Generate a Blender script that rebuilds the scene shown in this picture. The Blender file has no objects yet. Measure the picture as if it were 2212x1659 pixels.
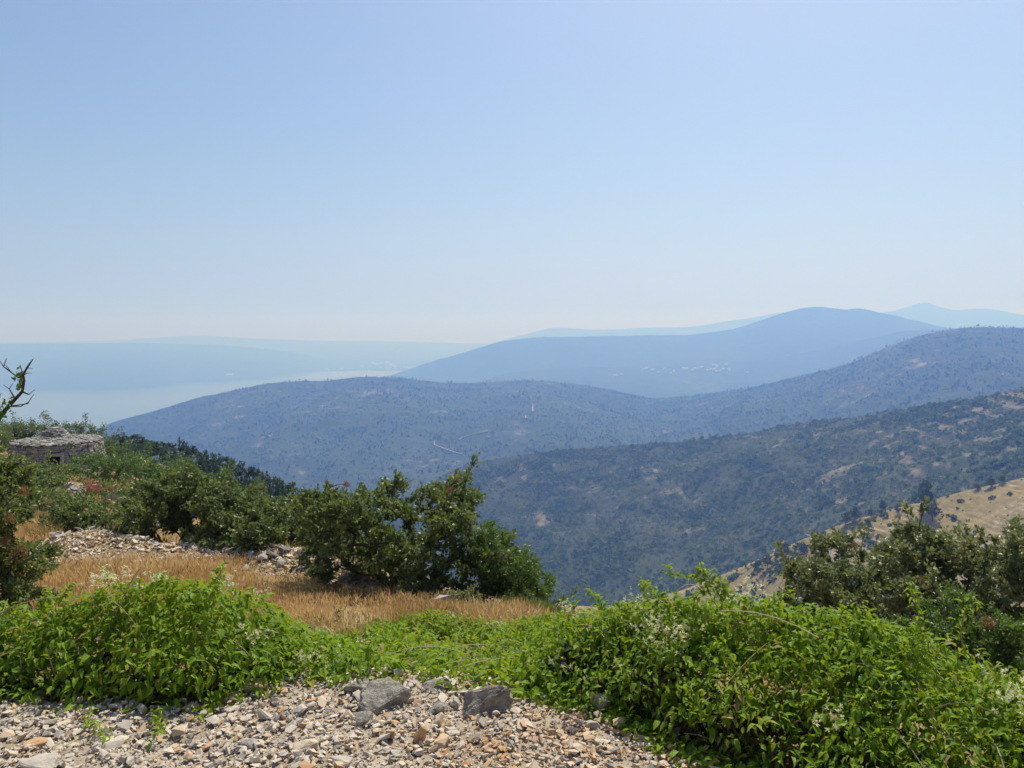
import bpy, bmesh, math, random
import numpy as np
from mathutils import Vector, Matrix, noise as mnoise

# ------------------------------------------------------------------ camera, sky, sun, exposure
sc = bpy.context.scene
COL = sc.collection
EYE = 1.6
FPX, CX, CY = 1658.0, 1106.0, 829.5          # focal length and centre of a 2212 x 1659 picture
PITCH = math.atan((CY - 712) / FPX)
cam_d = bpy.data.cameras.new('camera')
cam = bpy.data.objects.new('camera', cam_d)
COL.objects.link(cam)
cam.location = (0, 0, EYE)
cam.rotation_euler = (math.pi / 2 - PITCH, 0, 0)
cam_d.sensor_width = 36.0
cam_d.lens = 36.0 * FPX / 2212.0
cam_d.clip_start = 0.05
cam_d.clip_end = 120000
sc.camera = cam

SUN_AZ, SUN_EL = math.radians(24), math.radians(58)
world = bpy.data.worlds.new('World')
sc.world = world
world.use_nodes = True
wn = world.node_tree.nodes
sky = wn.new('ShaderNodeTexSky')
sky.sky_type = 'NISHITA'
sky.sun_disc = False
sky.sun_elevation = SUN_EL
sky.sun_rotation = SUN_AZ
sky.altitude = 300
sky.air_density = 1.0
sky.dust_density = 2.9
sky.ozone_density = 4.0
wb = wn.new('ShaderNodeMix'); wb.data_type = 'RGBA'; wb.blend_type = 'MULTIPLY'
wb.inputs[0].default_value = 1.0; wb.inputs[7].default_value = (1.0, 1.035, 1.0, 1)     # even white balance of the whole sky
world.node_tree.links.new(sky.outputs[0], wb.inputs[6])
world.node_tree.links.new(wb.outputs[2], wn['Background'].inputs[0])
wn['Background'].inputs[1].default_value = 0.105

sun_d = bpy.data.lights.new('sun', 'SUN')
sun_d.energy = 5.0
sun_d.angle = math.radians(0.53)
sun_d.color = (1.0, 0.955, 0.88)
sun = bpy.data.objects.new('sun', sun_d)
COL.objects.link(sun)
SUNV = Vector((math.sin(SUN_AZ) * math.cos(SUN_EL), math.cos(SUN_AZ) * math.cos(SUN_EL), math.sin(SUN_EL)))
sun.rotation_euler = SUNV.to_track_quat('Z', 'Y').to_euler()
sun.location = (20, 20, 60)

sc.view_settings.view_transform = 'Standard'
sc.view_settings.look = 'None'
sc.view_settings.exposure = 0.05
sc.view_settings.gamma = 1.0
sc.view_settings.use_curve_mapping = False
cy = sc.cycles
cy.use_denoising = True
cy.max_bounces = 6
cy.diffuse_bounces = 3
cy.glossy_bounces = 2
cy.transmission_bounces = 4
cy.volume_bounces = 1
cy.transparent_max_bounces = 4
cy.caustics_reflective = False
cy.caustics_refractive = False

HAZE_DENSITY = 4.3e-4
HAZE_COLOR = (0.18, 0.355, 1.0)
HAZE_ABS = (0.905, 0.845, 0.87)
HAZE_G = 0.3

rng = np.random.default_rng(7)
random.seed(7)

# ------------------------------------------------------------------ helpers
def P(px, py, Y):
    """point at forward distance Y seen at pixel (px, py) of the 2212 x 1659 picture"""
    u, v = (px - CX) / FPX, (CY - py) / FPX
    d = np.array([u, math.cos(PITCH) + v * math.sin(PITCH), -math.sin(PITCH) + v * math.cos(PITCH)])
    return np.array([0, 0, EYE]) + d * (Y / d[1])

def hash2(ix, iy, seed):
    h = (ix.astype(np.int64) * 374761393 + iy.astype(np.int64) * 668265263 + seed * 1442695041) & 0x7fffffff
    h = ((h ^ (h >> 13)) * 1274126177) & 0x7fffffff
    h = (h ^ (h >> 16)) & 0xffff
    return h / 65535.0

def vnoise(x, y, seed=0):
    x = np.asarray(x, float); y = np.asarray(y, float)
    ix, iy = np.floor(x), np.floor(y)
    fx, fy = x - ix, y - iy
    fx = fx * fx * fx * (fx * (fx * 6 - 15) + 10); fy = fy * fy * fy * (fy * (fy * 6 - 15) + 10)
    a, b = hash2(ix, iy, seed), hash2(ix + 1, iy, seed)
    c, d = hash2(ix, iy + 1, seed), hash2(ix + 1, iy + 1, seed)
    return (a + (b - a) * fx) * (1 - fy) + (c + (d - c) * fx) * fy

def fbm(x, y, seed=0, octaves=5, gain=0.5):
    s = 0; amp = 1; tot = 0; f = 1
    for o in range(octaves):
        s = s + amp * (vnoise(x * f + 17.3 * o, y * f - 9.1 * o, seed + o) - 0.5)
        tot += amp; amp *= gain; f *= 2.03
    return 2 * s / tot            # about -1..1

def smooth(a, b, x):
    t = np.clip((np.asarray(x, float) - a) / (b - a), 0, 1)
    return t * t * (3 - 2 * t)

def pcurve(pts, x, k=1):
    pts = sorted(pts)
    return np.interp(x, [p[0] for p in pts], [p[k] for p in pts])

def hermite(pts, x, k=1):
    """smooth monotone-ish curve through pts"""
    pts = sorted(pts)
    X = np.array([p[0] for p in pts], float); Yv = np.array([p[k] for p in pts], float)
    m = np.gradient(Yv, X)
    x = np.clip(x, X[0], X[-1])
    i = np.clip(np.searchsorted(X, x) - 1, 0, len(X) - 2)
    h = X[i + 1] - X[i]; t = (x - X[i]) / h
    return ((2*t**3 - 3*t**2 + 1) * Yv[i] + (t**3 - 2*t**2 + t) * h * m[i] + (-2*t**3 + 3*t**2) * Yv[i+1] + (t**3 - t**2) * h * m[i+1])

class MB:
    """collects triangle soups, builds one mesh object"""
    def __init__(self):
        self.v, self.f, self.t, self.n = [], [], [], 0
    def add(self, v, f, tint=0.5):
        v = np.asarray(v, np.float64).reshape(-1, 3); f = np.asarray(f, np.int64).reshape(-1, 3)
        self.v.append(v); self.f.append(f + self.n)
        self.t.append(np.broadcast_to(np.asarray(tint, float), (len(v),)) if np.ndim(tint) < 1 else np.asarray(tint, float))
        self.n += len(v)
    def scatter(self, tv, tf, M, T, tint):
        """template tv (V,3), tf (F,3); M (N,3,3) with columns as axes; T (N,3); tint (N,)"""
        N, V = len(T), len(tv)
        if N == 0: return
        v = np.einsum('nij,vj->nvi', M, tv) + T[:, None, :]
        f = (tf[None] + (np.arange(N) * V)[:, None, None]).reshape(-1, 3)
        self.add(v.reshape(-1, 3), f, np.repeat(tint, V))
    def mesh(self, name, mat, smoothed=False):
        v = np.concatenate(self.v); f = np.concatenate(self.f); t = np.concatenate(self.t)
        return make_mesh(name, v, f, mat, smoothed, {'tint': t})
    def build(self, name, mat, parent=None, smoothed=False, kind=None):
        o = link(name, self.mesh(name, mat, smoothed), parent)
        if kind: o['kind'] = kind
        return o

def make_mesh(name, v, f, mat, smoothed=False, attrs=None):
    me = bpy.data.meshes.new(name)
    v = np.asarray(v, np.float32); f = np.asarray(f, np.int32)
    k = f.shape[1]
    me.vertices.add(len(v)); me.vertices.foreach_set('co', v.ravel())
    me.loops.add(f.size); me.loops.foreach_set('vertex_index', f.ravel())
    me.polygons.add(len(f))
    me.polygons.foreach_set('loop_start', np.arange(0, f.size, k, dtype=np.int32))
    me.polygons.foreach_set('loop_total', np.full(len(f), k, np.int32))
    me.polygons.foreach_set('use_smooth', np.full(len(f), bool(smoothed)))
    me.update(calc_edges=True)
    for n, a in (attrs or {}).items():
        at = me.attributes.new(n, 'FLOAT', 'POINT')
        at.data.foreach_set('value', np.asarray(a, np.float32))
    if mat: me.materials.append(mat)
    return me

def link(name, me, parent=None):
    o = bpy.data.objects.new(name, me)
    COL.objects.link(o)
    if parent is not None: o.parent = parent
    return o

def tag(o, label, cat, group=None, kind=None):
    if label: o['label'] = label
    if cat: o['category'] = cat
    if group: o['group'] = group
    if kind: o['kind'] = kind
    return o

def thing(name, label, cat, loc=(0, 0, 0), group=None):
    o = link(name, None)
    o.location = loc
    o.empty_display_size = 0.2
    return tag(o, label, cat, group)

def structure(o):
    o['kind'] = 'structure'
    return o

def unit(a):
    return a / np.maximum(np.linalg.norm(a, axis=-1, keepdims=True), 1e-9)

def frames(d, n, size, width=1.0, thick=1.0):
    """matrices with column y along d, z near n, sized"""
    y = unit(d); x = unit(np.cross(y, n)); z = np.cross(x, y)
    s = np.asarray(size)[:, None]
    return np.stack([x * s * np.asarray(width).reshape(-1, 1), y * s, z * s * np.asarray(thick).reshape(-1, 1)], axis=2)

def randdir(n):
    return unit(rng.normal(size=(n, 3)))

# ------------------------------------------------------------------ materials
def new_mat(name):
    m = bpy.data.materials.new(name); m.use_nodes = True
    nt = m.node_tree
    return m, nt, nt.nodes, nt.links, nt.nodes['Principled BSDF']

def ramp(nodes, stops, interp='LINEAR'):
    r = nodes.new('ShaderNodeValToRGB'); r.color_ramp.interpolation = interp
    e = r.color_ramp.elements
    while len(e) < len(stops): e.new(0.5)
    for el, (p, c) in zip(e, stops):
        el.position = p; el.color = (*c, 1)
    return r

def attr(nodes, name):
    a = nodes.new('ShaderNodeAttribute'); a.attribute_name = name
    return a.outputs['Fac']

def tex_noise(nodes, links, scale, detail=4, rough=0.55, coord='Object'):
    tc = nodes.new('ShaderNodeTexCoord'); n = nodes.new('ShaderNodeTexNoise')
    n.inputs['Scale'].default_value = scale; n.inputs['Detail'].default_value = detail; n.inputs['Roughness'].default_value = rough
    links.new(tc.outputs[coord], n.inputs['Vector'])
    return n.outputs['Fac']

def mixc(nodes, links, fac, a, b, mode='MIX'):
    m = nodes.new('ShaderNodeMix'); m.data_type = 'RGBA'; m.blend_type = mode
    for sock, val in ((m.inputs[0], fac), (m.inputs[6], a), (m.inputs[7], b)):
        if isinstance(val, (int, float)): sock.default_value = val
        elif isinstance(val, tuple): sock.default_value = (*val, 1)
        else: links.new(val, sock)
    return m.outputs[2]

def mathn(nodes, links, op, a, b=0.5, c=None):
    m = nodes.new('ShaderNodeMath'); m.operation = op
    for sock, val in zip(m.inputs, (a, b) if c is None else (a, b, c)):
        if isinstance(val, (int, float)): sock.default_value = val
        else: links.new(val, sock)
    return m.outputs[0]

def leaf_mat(name, stops, rough=0.45, transl=0.35, tcol=(0.20, 0.32, 0.03), spec=0.4):
    m, nt, N, L, B = new_mat(name)
    r = ramp(N, stops); L.new(attr(N, 'tint'), r.inputs[0])
    L.new(r.outputs[0], B.inputs['Base Color'])
    B.inputs['Roughness'].default_value = rough
    B.inputs['Specular IOR Level'].default_value = spec
    t = N.new('ShaderNodeBsdfTranslucent')
    L.new(mixc(N, L, 0.6, r.outputs[0], tcol), t.inputs['Color'])
    mx = N.new('ShaderNodeMixShader'); mx.inputs[0].default_value = transl
    L.new(B.outputs[0], mx.inputs[1]); L.new(t.outputs[0], mx.inputs[2])
    L.new(mx.outputs[0], N['Material Output'].inputs['Surface'])
    return m

def plain_mat(name, stops, rough=0.8, noise_scale=None, noise_amt=0.5, bump=0.0, bump_scale=40, spec=0.3):
    """tint attribute through a ramp, broken up with noise, with fine relief"""
    m, nt, N, L, B = new_mat(name)
    fac = attr(N, 'tint')
    if noise_scale:
        nf = tex_noise(N, L, noise_scale)
        fac = mathn(N, L, 'ADD', fac, mathn(N, L, 'MULTIPLY', mathn(N, L, 'SUBTRACT', nf, 0.5), noise_amt))
    r = ramp(N, stops); L.new(fac, r.inputs[0])
    L.new(r.outputs[0], B.inputs['Base Color'])
    B.inputs['Roughness'].default_value = rough
    B.inputs['Specular IOR Level'].default_value = spec
    if bump:
        b = N.new('ShaderNodeBump'); b.inputs['Strength'].default_value = bump; b.inputs['Distance'].default_value = 0.01
        L.new(tex_noise(N, L, bump_scale, 6, 0.65), b.inputs['Height']); L.new(b.outputs[0], B.inputs['Normal'])
    return m

M = {}
M['creeper'] = leaf_mat('creeper_leaf', [(0, (0.055, 0.12, 0.010)), (0.45, (0.135, 0.255, 0.014)), (0.86, (0.25, 0.38, 0.02)), (0.95, (0.33, 0.34, 0.04)), (1, (0.34, 0.24, 0.10))], 0.55, 0.38, (0.46, 0.58, 0.02), 0.25)
M['creeper_stem'] = plain_mat('creeper_stem', [(0, (0.22, 0.16, 0.09)), (0.6, (0.40, 0.33, 0.22)), (1, (0.26, 0.25, 0.10))], 0.7)
M['twig'] = plain_mat('shade_dark_twigs', [(0, (0.045, 0.042, 0.022)), (1, (0.085, 0.07, 0.04))], 0.95, 40, 0.8, 1.0, 90, 0.1)  # twig filler; the mounds' inner shade is put into its dark colour
M['flower'] = leaf_mat('creeper_flower', [(0, (0.68, 0.66, 0.36)), (1, (0.86, 0.83, 0.62))], 0.7, 0.45, (0.85, 0.82, 0.5), 0.2)
M['shrub'] = leaf_mat('shrub_leaf', [(0, (0.06, 0.088, 0.032)), (0.5, (0.115, 0.155, 0.047)), (0.85, (0.18, 0.22, 0.065)), (1, (0.27, 0.25, 0.09))], 0.46, 0.36, (0.24, 0.33, 0.05), 0.45)
M['shrub_grey'] = leaf_mat('olive_leaf', [(0, (0.10, 0.13, 0.06)), (0.5, (0.18, 0.215, 0.095)), (0.93, (0.27, 0.29, 0.13)), (1, (0.36, 0.26, 0.09))], 0.42, 0.34, (0.28, 0.34, 0.08), 0.5)
M['shrub_green'] = leaf_mat('fresh_shrub_leaf', [(0, (0.05, 0.10, 0.02)), (0.5, (0.095, 0.165, 0.03)), (1, (0.17, 0.25, 0.045))], 0.46, 0.36, (0.2, 0.33, 0.03), 0.45)
M['pine'] = leaf_mat('pine_needle', [(0, (0.025, 0.055, 0.025)), (0.5, (0.045, 0.085, 0.035)), (1, (0.085, 0.13, 0.05))], 0.6, 0.15, (0.1, 0.18, 0.04), 0.3)
M['bark'] = plain_mat('bark', [(0, (0.055, 0.045, 0.036)), (1, (0.14, 0.115, 0.09))], 0.9, 8, 0.8, 0.5, 60)
M['seed'] = leaf_mat('seed_head', [(0, (0.17, 0.095, 0.05)), (1, (0.32, 0.19, 0.10))], 0.7, 0.3, (0.4, 0.15, 0.05), 0.2)
M['red'] = leaf_mat('red_seed_head', [(0, (0.30, 0.08, 0.05)), (1, (0.50, 0.20, 0.13))], 0.7, 0.3, (0.5, 0.17, 0.11), 0.2)
M['grass'] = leaf_mat('dry_grass', [(0, (0.30, 0.165, 0.06)), (0.3, (0.50, 0.30, 0.115)), (0.7, (0.68, 0.47, 0.215)), (1, (0.79, 0.65, 0.40))], 0.6, 0.34, (0.66, 0.46, 0.19), 0.3)
M['weed'] = leaf_mat('weed', [(0, (0.10, 0.15, 0.03)), (1, (0.24, 0.26, 0.06))], 0.6, 0.3, (0.25, 0.32, 0.05), 0.3)
STONE = [(0, (0.17, 0.155, 0.14)), (0.22, (0.36, 0.335, 0.295)), (0.45, (0.53, 0.48, 0.405)), (0.62, (0.57, 0.47, 0.35)), (0.8, (0.50, 0.32, 0.17)), (1, (0.36, 0.17, 0.085))]
M['stone'] = plain_mat('limestone', STONE, 0.85, 30, 0.28, 0.35, 130)
M['wallstone'] = plain_mat('grey_limestone', [(0, (0.15, 0.145, 0.135)), (0.5, (0.30, 0.285, 0.26)), (1, (0.45, 0.425, 0.38))], 0.9, 6, 0.5, 0.5, 30)

def boulder_mat():
    m, nt, N, L, B = new_mat('lichen_boulder')
    n1 = tex_noise(N, L, 22, 6, 0.7); n2 = tex_noise(N, L, 110, 4, 0.7); n3 = tex_noise(N, L, 11, 3, 0.5)
    r = ramp(N, [(0.36, (0.10, 0.093, 0.082)), (0.46, (0.24, 0.222, 0.195)), (0.56, (0.38, 0.352, 0.305)), (0.66, (0.56, 0.52, 0.455))])
    L.new(mathn(N, L, 'ADD', mathn(N, L, 'MULTIPLY', n1, 0.65), mathn(N, L, 'MULTIPLY', n2, 0.35)), r.inputs[0])
    r2 = ramp(N, [(0.60, (0, 0, 0)), (0.68, (1, 1, 1))]); L.new(n3, r2.inputs[0])
    L.new(mixc(N, L, mathn(N, L, 'MULTIPLY', r2.outputs[0], 0.6), r.outputs[0], (0.36, 0.23, 0.13)), B.inputs['Base Color'])
    B.inputs['Roughness'].default_value = 0.9
    b = N.new('ShaderNodeBump'); b.inputs['Strength'].default_value = 1.0; b.inputs['Distance'].default_value = 0.015
    L.new(tex_noise(N, L, 70, 8, 0.7), b.inputs['Height']); L.new(b.outputs[0], B.inputs['Normal'])
    return m
M['boulder'] = boulder_mat()

def ground_mat(name, cols, scale, bump=0.5, bscale=None, dist=0.05):
    m, nt, N, L, B = new_mat(name)
    n1 = tex_noise(N, L, scale, 8, 0.62)
    r = ramp(N, cols); L.new(n1, r.inputs[0]); L.new(r.outputs[0], B.inputs['Base Color'])
    B.inputs['Roughness'].default_value = 0.95; B.inputs['Specular IOR Level'].default_value = 0.15
    b = N.new('ShaderNodeBump'); b.inputs['Strength'].default_value = bump; b.inputs['Distance'].default_value = dist
    L.new(tex_noise(N, L, bscale or scale * 6, 8, 0.7), b.inputs['Height']); L.new(b.outputs[0], B.inputs['Normal'])
    return m
M['track'] = ground_mat('track_earth', [(0.3, (0.29, 0.22, 0.15)), (0.5, (0.40, 0.335, 0.25)), (0.7, (0.50, 0.445, 0.365))], 3.0, 0.6, 90, 0.02)
M['soil'] = ground_mat('hillside_soil', [(0.30, (0.13, 0.095, 0.045)), (0.5, (0.25, 0.175, 0.08)), (0.68, (0.36, 0.28, 0.16))], 0.9, 0.5, 14)

def hill_mat(name, scrub, bare, fine, big, mask_gain=1.0, bumpd=1.0):
    """scrub colours broken up by noise; attribute 'bare' shows rock and dry grass"""
    m, nt, N, L, B = new_mat(name)
    nf = tex_noise(N, L, fine, 6, 0.7); nb = tex_noise(N, L, big, 6, 0.6)
    r1 = ramp(N, scrub); L.new(mathn(N, L, 'ADD', mathn(N, L, 'MULTIPLY', nf, 0.6), mathn(N, L, 'MULTIPLY', nb, 0.4)), r1.inputs[0])
    r2 = ramp(N, bare); L.new(nf, r2.inputs[0])
    ba = attr(N, 'bare')
    k = mathn(N, L, 'ADD', ba, mathn(N, L, 'MULTIPLY', mathn(N, L, 'SUBTRACT', nf, 0.5), 1.2))
    rk = ramp(N, [(0.35, (0, 0, 0)), (0.62, (1, 1, 1))]); L.new(k, rk.inputs[0])
    L.new(mixc(N, L, mathn(N, L, 'MULTIPLY', rk.outputs[0], mask_gain), r1.outputs[0], r2.outputs[0]), B.inputs['Base Color'])
    B.inputs['Roughness'].default_value = 0.95; B.inputs['Specular IOR Level'].default_value = 0.1
    b = N.new('ShaderNodeBump'); b.inputs['Strength'].default_value = 0.8; b.inputs['Distance'].default_value = bumpd
    L.new(nf, b.inputs['Height']); L.new(b.outputs[0], B.inputs['Normal'])
    return m
SCR = [(0.3, (0.026, 0.042, 0.018)), (0.5, (0.045, 0.065, 0.026)), (0.7, (0.075, 0.09, 0.04))]
M['hillA'] = hill_mat('scrub_slope', [(0.3, (0.028, 0.042, 0.018)), (0.5, (0.05, 0.062, 0.026)), (0.7, (0.085, 0.085, 0.042))], [(0.3, (0.10, 0.085, 0.045)), (0.5, (0.165, 0.14, 0.082)), (0.7, (0.25, 0.225, 0.17))], 0.09, 0.012, 1.0, 2.0)
M['hillB'] = hill_mat('dry_grass_slope', [(0.3, (0.10, 0.105, 0.045)), (0.43, (0.18, 0.155, 0.065)), (0.54, (0.26, 0.205, 0.09)), (0.7, (0.34, 0.26, 0.115))], [(0.3, (0.20, 0.18, 0.15)), (0.5, (0.32, 0.29, 0.24)), (0.7, (0.42, 0.39, 0.34))], 0.35, 0.03, 0.8, 0.4)
M['hillC'] = hill_mat('wooded_ridge', SCR, [(0.3, (0.10, 0.09, 0.07)), (0.5, (0.19, 0.165, 0.14)), (0.7, (0.29, 0.26, 0.23))], 0.045, 0.006, 0.9, 4.0)
M['hillD'] = hill_mat('far_ridge', SCR, [(0.3, (0.09, 0.085, 0.05)), (0.7, (0.20, 0.175, 0.12))], 0.02, 0.003, 0.8, 6.0)
M['scrub'] = leaf_mat('scrub_foliage', [(0, (0.038, 0.075, 0.022)), (0.45, (0.078, 0.125, 0.034)), (0.8, (0.135, 0.17, 0.05)), (1, (0.20, 0.18, 0.08))], 0.8, 0.36, (0.16, 0.24, 0.045), 0.15)
M['dirt'] = ground_mat('pale_dirt', [(0.3, (0.30, 0.26, 0.19)), (0.7, (0.42, 0.37, 0.28))], 0.05, 0.1)
M['plaster'] = plain_mat('pale_plaster', [(0, (0.70, 0.67, 0.62)), (1, (0.84, 0.83, 0.80))], 0.8)
M['tiles'] = plain_mat('clay_roof', [(0, (0.48, 0.38, 0.31)), (1, (0.58, 0.49, 0.42))], 0.85)

def sea_mat():
    m, nt, N, L, B = new_mat('sea_water')
    B.inputs['Base Color'].default_value = (0.03, 0.075, 0.11, 1)
    B.inputs['Roughness'].default_value = 0.12
    B.inputs['IOR'].default_value = 1.33
    b = N.new('ShaderNodeBump'); b.inputs['Strength'].default_value = 0.12; b.inputs['Distance'].default_value = 1.0
    L.new(tex_noise(N, L, 0.02, 8, 0.7), b.inputs['Height']); L.new(b.outputs[0], B.inputs['Normal'])
    return m
M['sea'] = sea_mat()

# ------------------------------------------------------------------ near terrain: one height function
OY = 6.0                                   # pole of the terrain chart lies behind the camera
def chart(x, y):
    yy = y + OY
    return np.stack([np.degrees(np.arctan2(x, yy)) / 14.0, np.log(np.maximum(np.hypot(x, yy), 0.5)) * 3.2], -1)

CTRL = []
for c in [(-300, 1310, 7), (0, 1300, 7), (300, 1330, 6.8), (650, 1350, 7), (900, 1355, 6.8), (50, 1240, 9.5), (300, 1218, 10.8), (600, 1245, 10.2), (-300, 1230, 10),
          (850, 1290, 9), (1000, 1325, 8), (1180, 1350, 7.6), (1250, 1420, 9.5), (1000, 1300, 12), (1250, 1480, 13),
          (450, 1225, 13), (300, 1165, 14), (200, 1112, 18), (140, 1062, 26), (120, 1012, 44), (-200, 1000, 44), (-200, 1080, 20), (60, 962, 60), (-300, 940, 60), (-300, 1120, 14),
          (700, 1230, 14), (700, 1240, 22), (500, 1150, 22), (350, 1075, 30), (600, 1190, 40), (240, 1012, 52),
          (300, 1000, 75), (450, 1060, 85), (640, 1160, 90), (800, 1270, 85), (900, 1330, 50), (900, 1400, 90),
          (1000, 1420, 40), (1300, 1500, 16), (1300, 1520, 40), (1300, 1520, 100), (1600, 1460, 8), (1700, 1480, 14), (2000, 1430, 7.5), (2250, 1440, 7), (2300, 1420, 14), (2000, 1450, 14),
          (1700, 1500, 40), (2250, 1440, 40), (2700, 1400, 14), (2700, 1400, 40),
          (-300, 1000, 150), (100, 1020, 150), (400, 1080, 150), (700, 1230, 150), (1100, 1430, 150), (1700, 1470, 150), (2300, 1420, 150),
          (-300, 1060, 380), (200, 1090, 380), (700, 1190, 380), (1100, 1330, 380), (1700, 1360, 320), (2300, 1340, 300)]:
    CTRL.append(P(*c))
for x in (-7, -4, -2, 0, 1.5, 3.5):
    CTRL.append((x, 4.2, -0.42 if x < 0.5 else -0.62)); CTRL.append((x, 5.4, -0.80 if x < 0.5 else -1.1))
for x, y, z in [(-10, 2, 0.1), (-4, 1, 0), (0, 1, 0), (3, 1.2, -0.1), (8, 1, -0.5), (-4, -4, 0), (0, -3, 0), (4, -4, 0.1), (-14, -8, 2), (14, -8, 2), (0, -16, 4), (-40, -20, 6), (40, -20, 4), (0, -60, 22), (-60, 10, -3), (60, 10, -14),
                (-200, -100, 20), (200, -100, 10), (0, -300, 60), (-250, 50, -10), (250, 60, -50)]:
    CTRL.append((x, y, z))
CTRL = np.array(CTRL, float)
_c = chart(CTRL[:, 0], CTRL[:, 1])
def _phi(d2): return 0.5 * d2 * np.log(d2 + 1e-9)
_K = _phi(((_c[:, None] - _c[None]) ** 2).sum(-1)) + np.eye(len(_c)) * 0.004
_Q = np.concatenate([np.ones((len(_c), 1)), _c], 1)
_S = np.block([[_K, _Q], [_Q.T, np.zeros((3, 3))]])
_w = np.linalg.solve(_S, np.concatenate([CTRL[:, 2], np.zeros(3)]))

def edge_y(x):
    return np.interp(x, [-6, -2.6, -1.5, -1.1, -0.3, 0.3, 0.73, 1.2, 2, 4], [3.0, 3.12, 3.18, 3.45, 3.42, 3.22, 2.68, 2.1, 1.8, 1.5])

BANKX = [-8, -6.6, -5.3, -4.0, -3.0, -2.0, -1.2]; BANKY = [11.6, 11.3, 11.1, 10.9, 10.5, 10.0, 9.4]
def bank_mask(x): return np.interp(x, [-7.6, -6.6, -3.6, -2.2, -1.0], [0.1, 1, 1, 0.55, 0.0])
def H(x, y):
    x = np.atleast_1d(np.asarray(x, float)); y = np.atleast_1d(np.asarray(y, float))
    q = chart(x, y); out = np.empty(len(x))
    for a in range(0, len(x), 40000):
        b = slice(a, a + 40000)
        out[b] = _phi(((q[b][:, None] - _c[None]) ** 2).sum(-1)) @ _w[:len(_c)] + _w[len(_c)] + q[b] @ _w[len(_c) + 1:]
    r = np.hypot(x, y)
    out += fbm(x * 0.55, y * 0.55, 3, 4) * 0.10 * smooth(4.5, 9, r) + fbm(x * 0.08, y * 0.08, 5, 4) * 0.9 * smooth(14, 50, r)
    out += 0.40 * np.exp(-((y - np.interp(x, BANKX, BANKY) - 0.15) / 0.5) ** 2) * bank_mask(x) * (0.85 + 0.5 * fbm(x * 1.1, y * 1.1, 66, 3))
    k = smooth(0.0, 0.75, y - edge_y(x)); k = np.where(y < -1, smooth(0, 6, -1 - y), k)
    k = np.maximum(k, smooth(5, 9, np.abs(x)))
    flat = fbm(x * 0.9, y * 0.9, 9, 3) * 0.025
    return flat * (1 - k) + out * k

def H1(x, y): return float(H([x], [y])[0])
def on_ground(px, Y):
    x = (px - CX) / FPX * Y / math.cos(PITCH) * 1.0
    # the pixel column leans slightly because of the pitch: refine once
    for _ in range(2):
        z = H1(x, Y)
        depth = Y * math.cos(PITCH) - (z - EYE) * math.sin(PITCH)
        x = (px - CX) / FPX * depth
    return np.array([x, Y, H1(x, Y)])

def grid_faces(nu, nv):
    i = np.arange(nu * nv).reshape(nu, nv)
    return np.stack([i[:-1, :-1], i[1:, :-1], i[1:, 1:], i[:-1, 1:]], -1).reshape(-1, 4)

az = np.radians(np.concatenate([np.linspace(-179, -44, 50), np.linspace(-42, 42, 260), np.linspace(44, 179, 50)]))
rr = np.exp(np.linspace(math.log(1.2), math.log(420), 210))
AZ, RR = np.meshgrid(az, rr, indexing='ij')
X, Y_ = RR * np.sin(AZ), RR * np.cos(AZ) - OY
Z = H(X.ravel(), Y_.ravel())
v = np.stack([X.ravel(), Y_.ravel(), Z], -1)
# the sheet dips a little under the gravel track, which is laid on top
under = (1 - smooth(-0.15, 0.25, Y_.ravel() - edge_y(X.ravel()))) * (np.abs(X.ravel()) < 4.6) * (Y_.ravel() > -1.6)
v[:, 2] -= 0.03 * under
structure(link('hillside', make_mesh('hillside', v, grid_faces(len(az), len(rr))[:, ::-1], M['soil'], True)))

gx = np.linspace(-4.4, 4.4, 120); gy = np.linspace(-1.2, 4.2, 90)
GX, GY = np.meshgrid(gx, gy, indexing='ij')
gz = H(GX.ravel(), GY.ravel())
gz = gz + 0.006 - 0.10 * smooth(0.15, 0.5, GY.ravel() - edge_y(GX.ravel()))
track = structure(link('gravel_track', make_mesh('gravel_track', np.stack([GX.ravel(), GY.ravel(), gz], -1), grid_faces(len(gx), len(gy))[:, ::-1], M['track'], True)))

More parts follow.
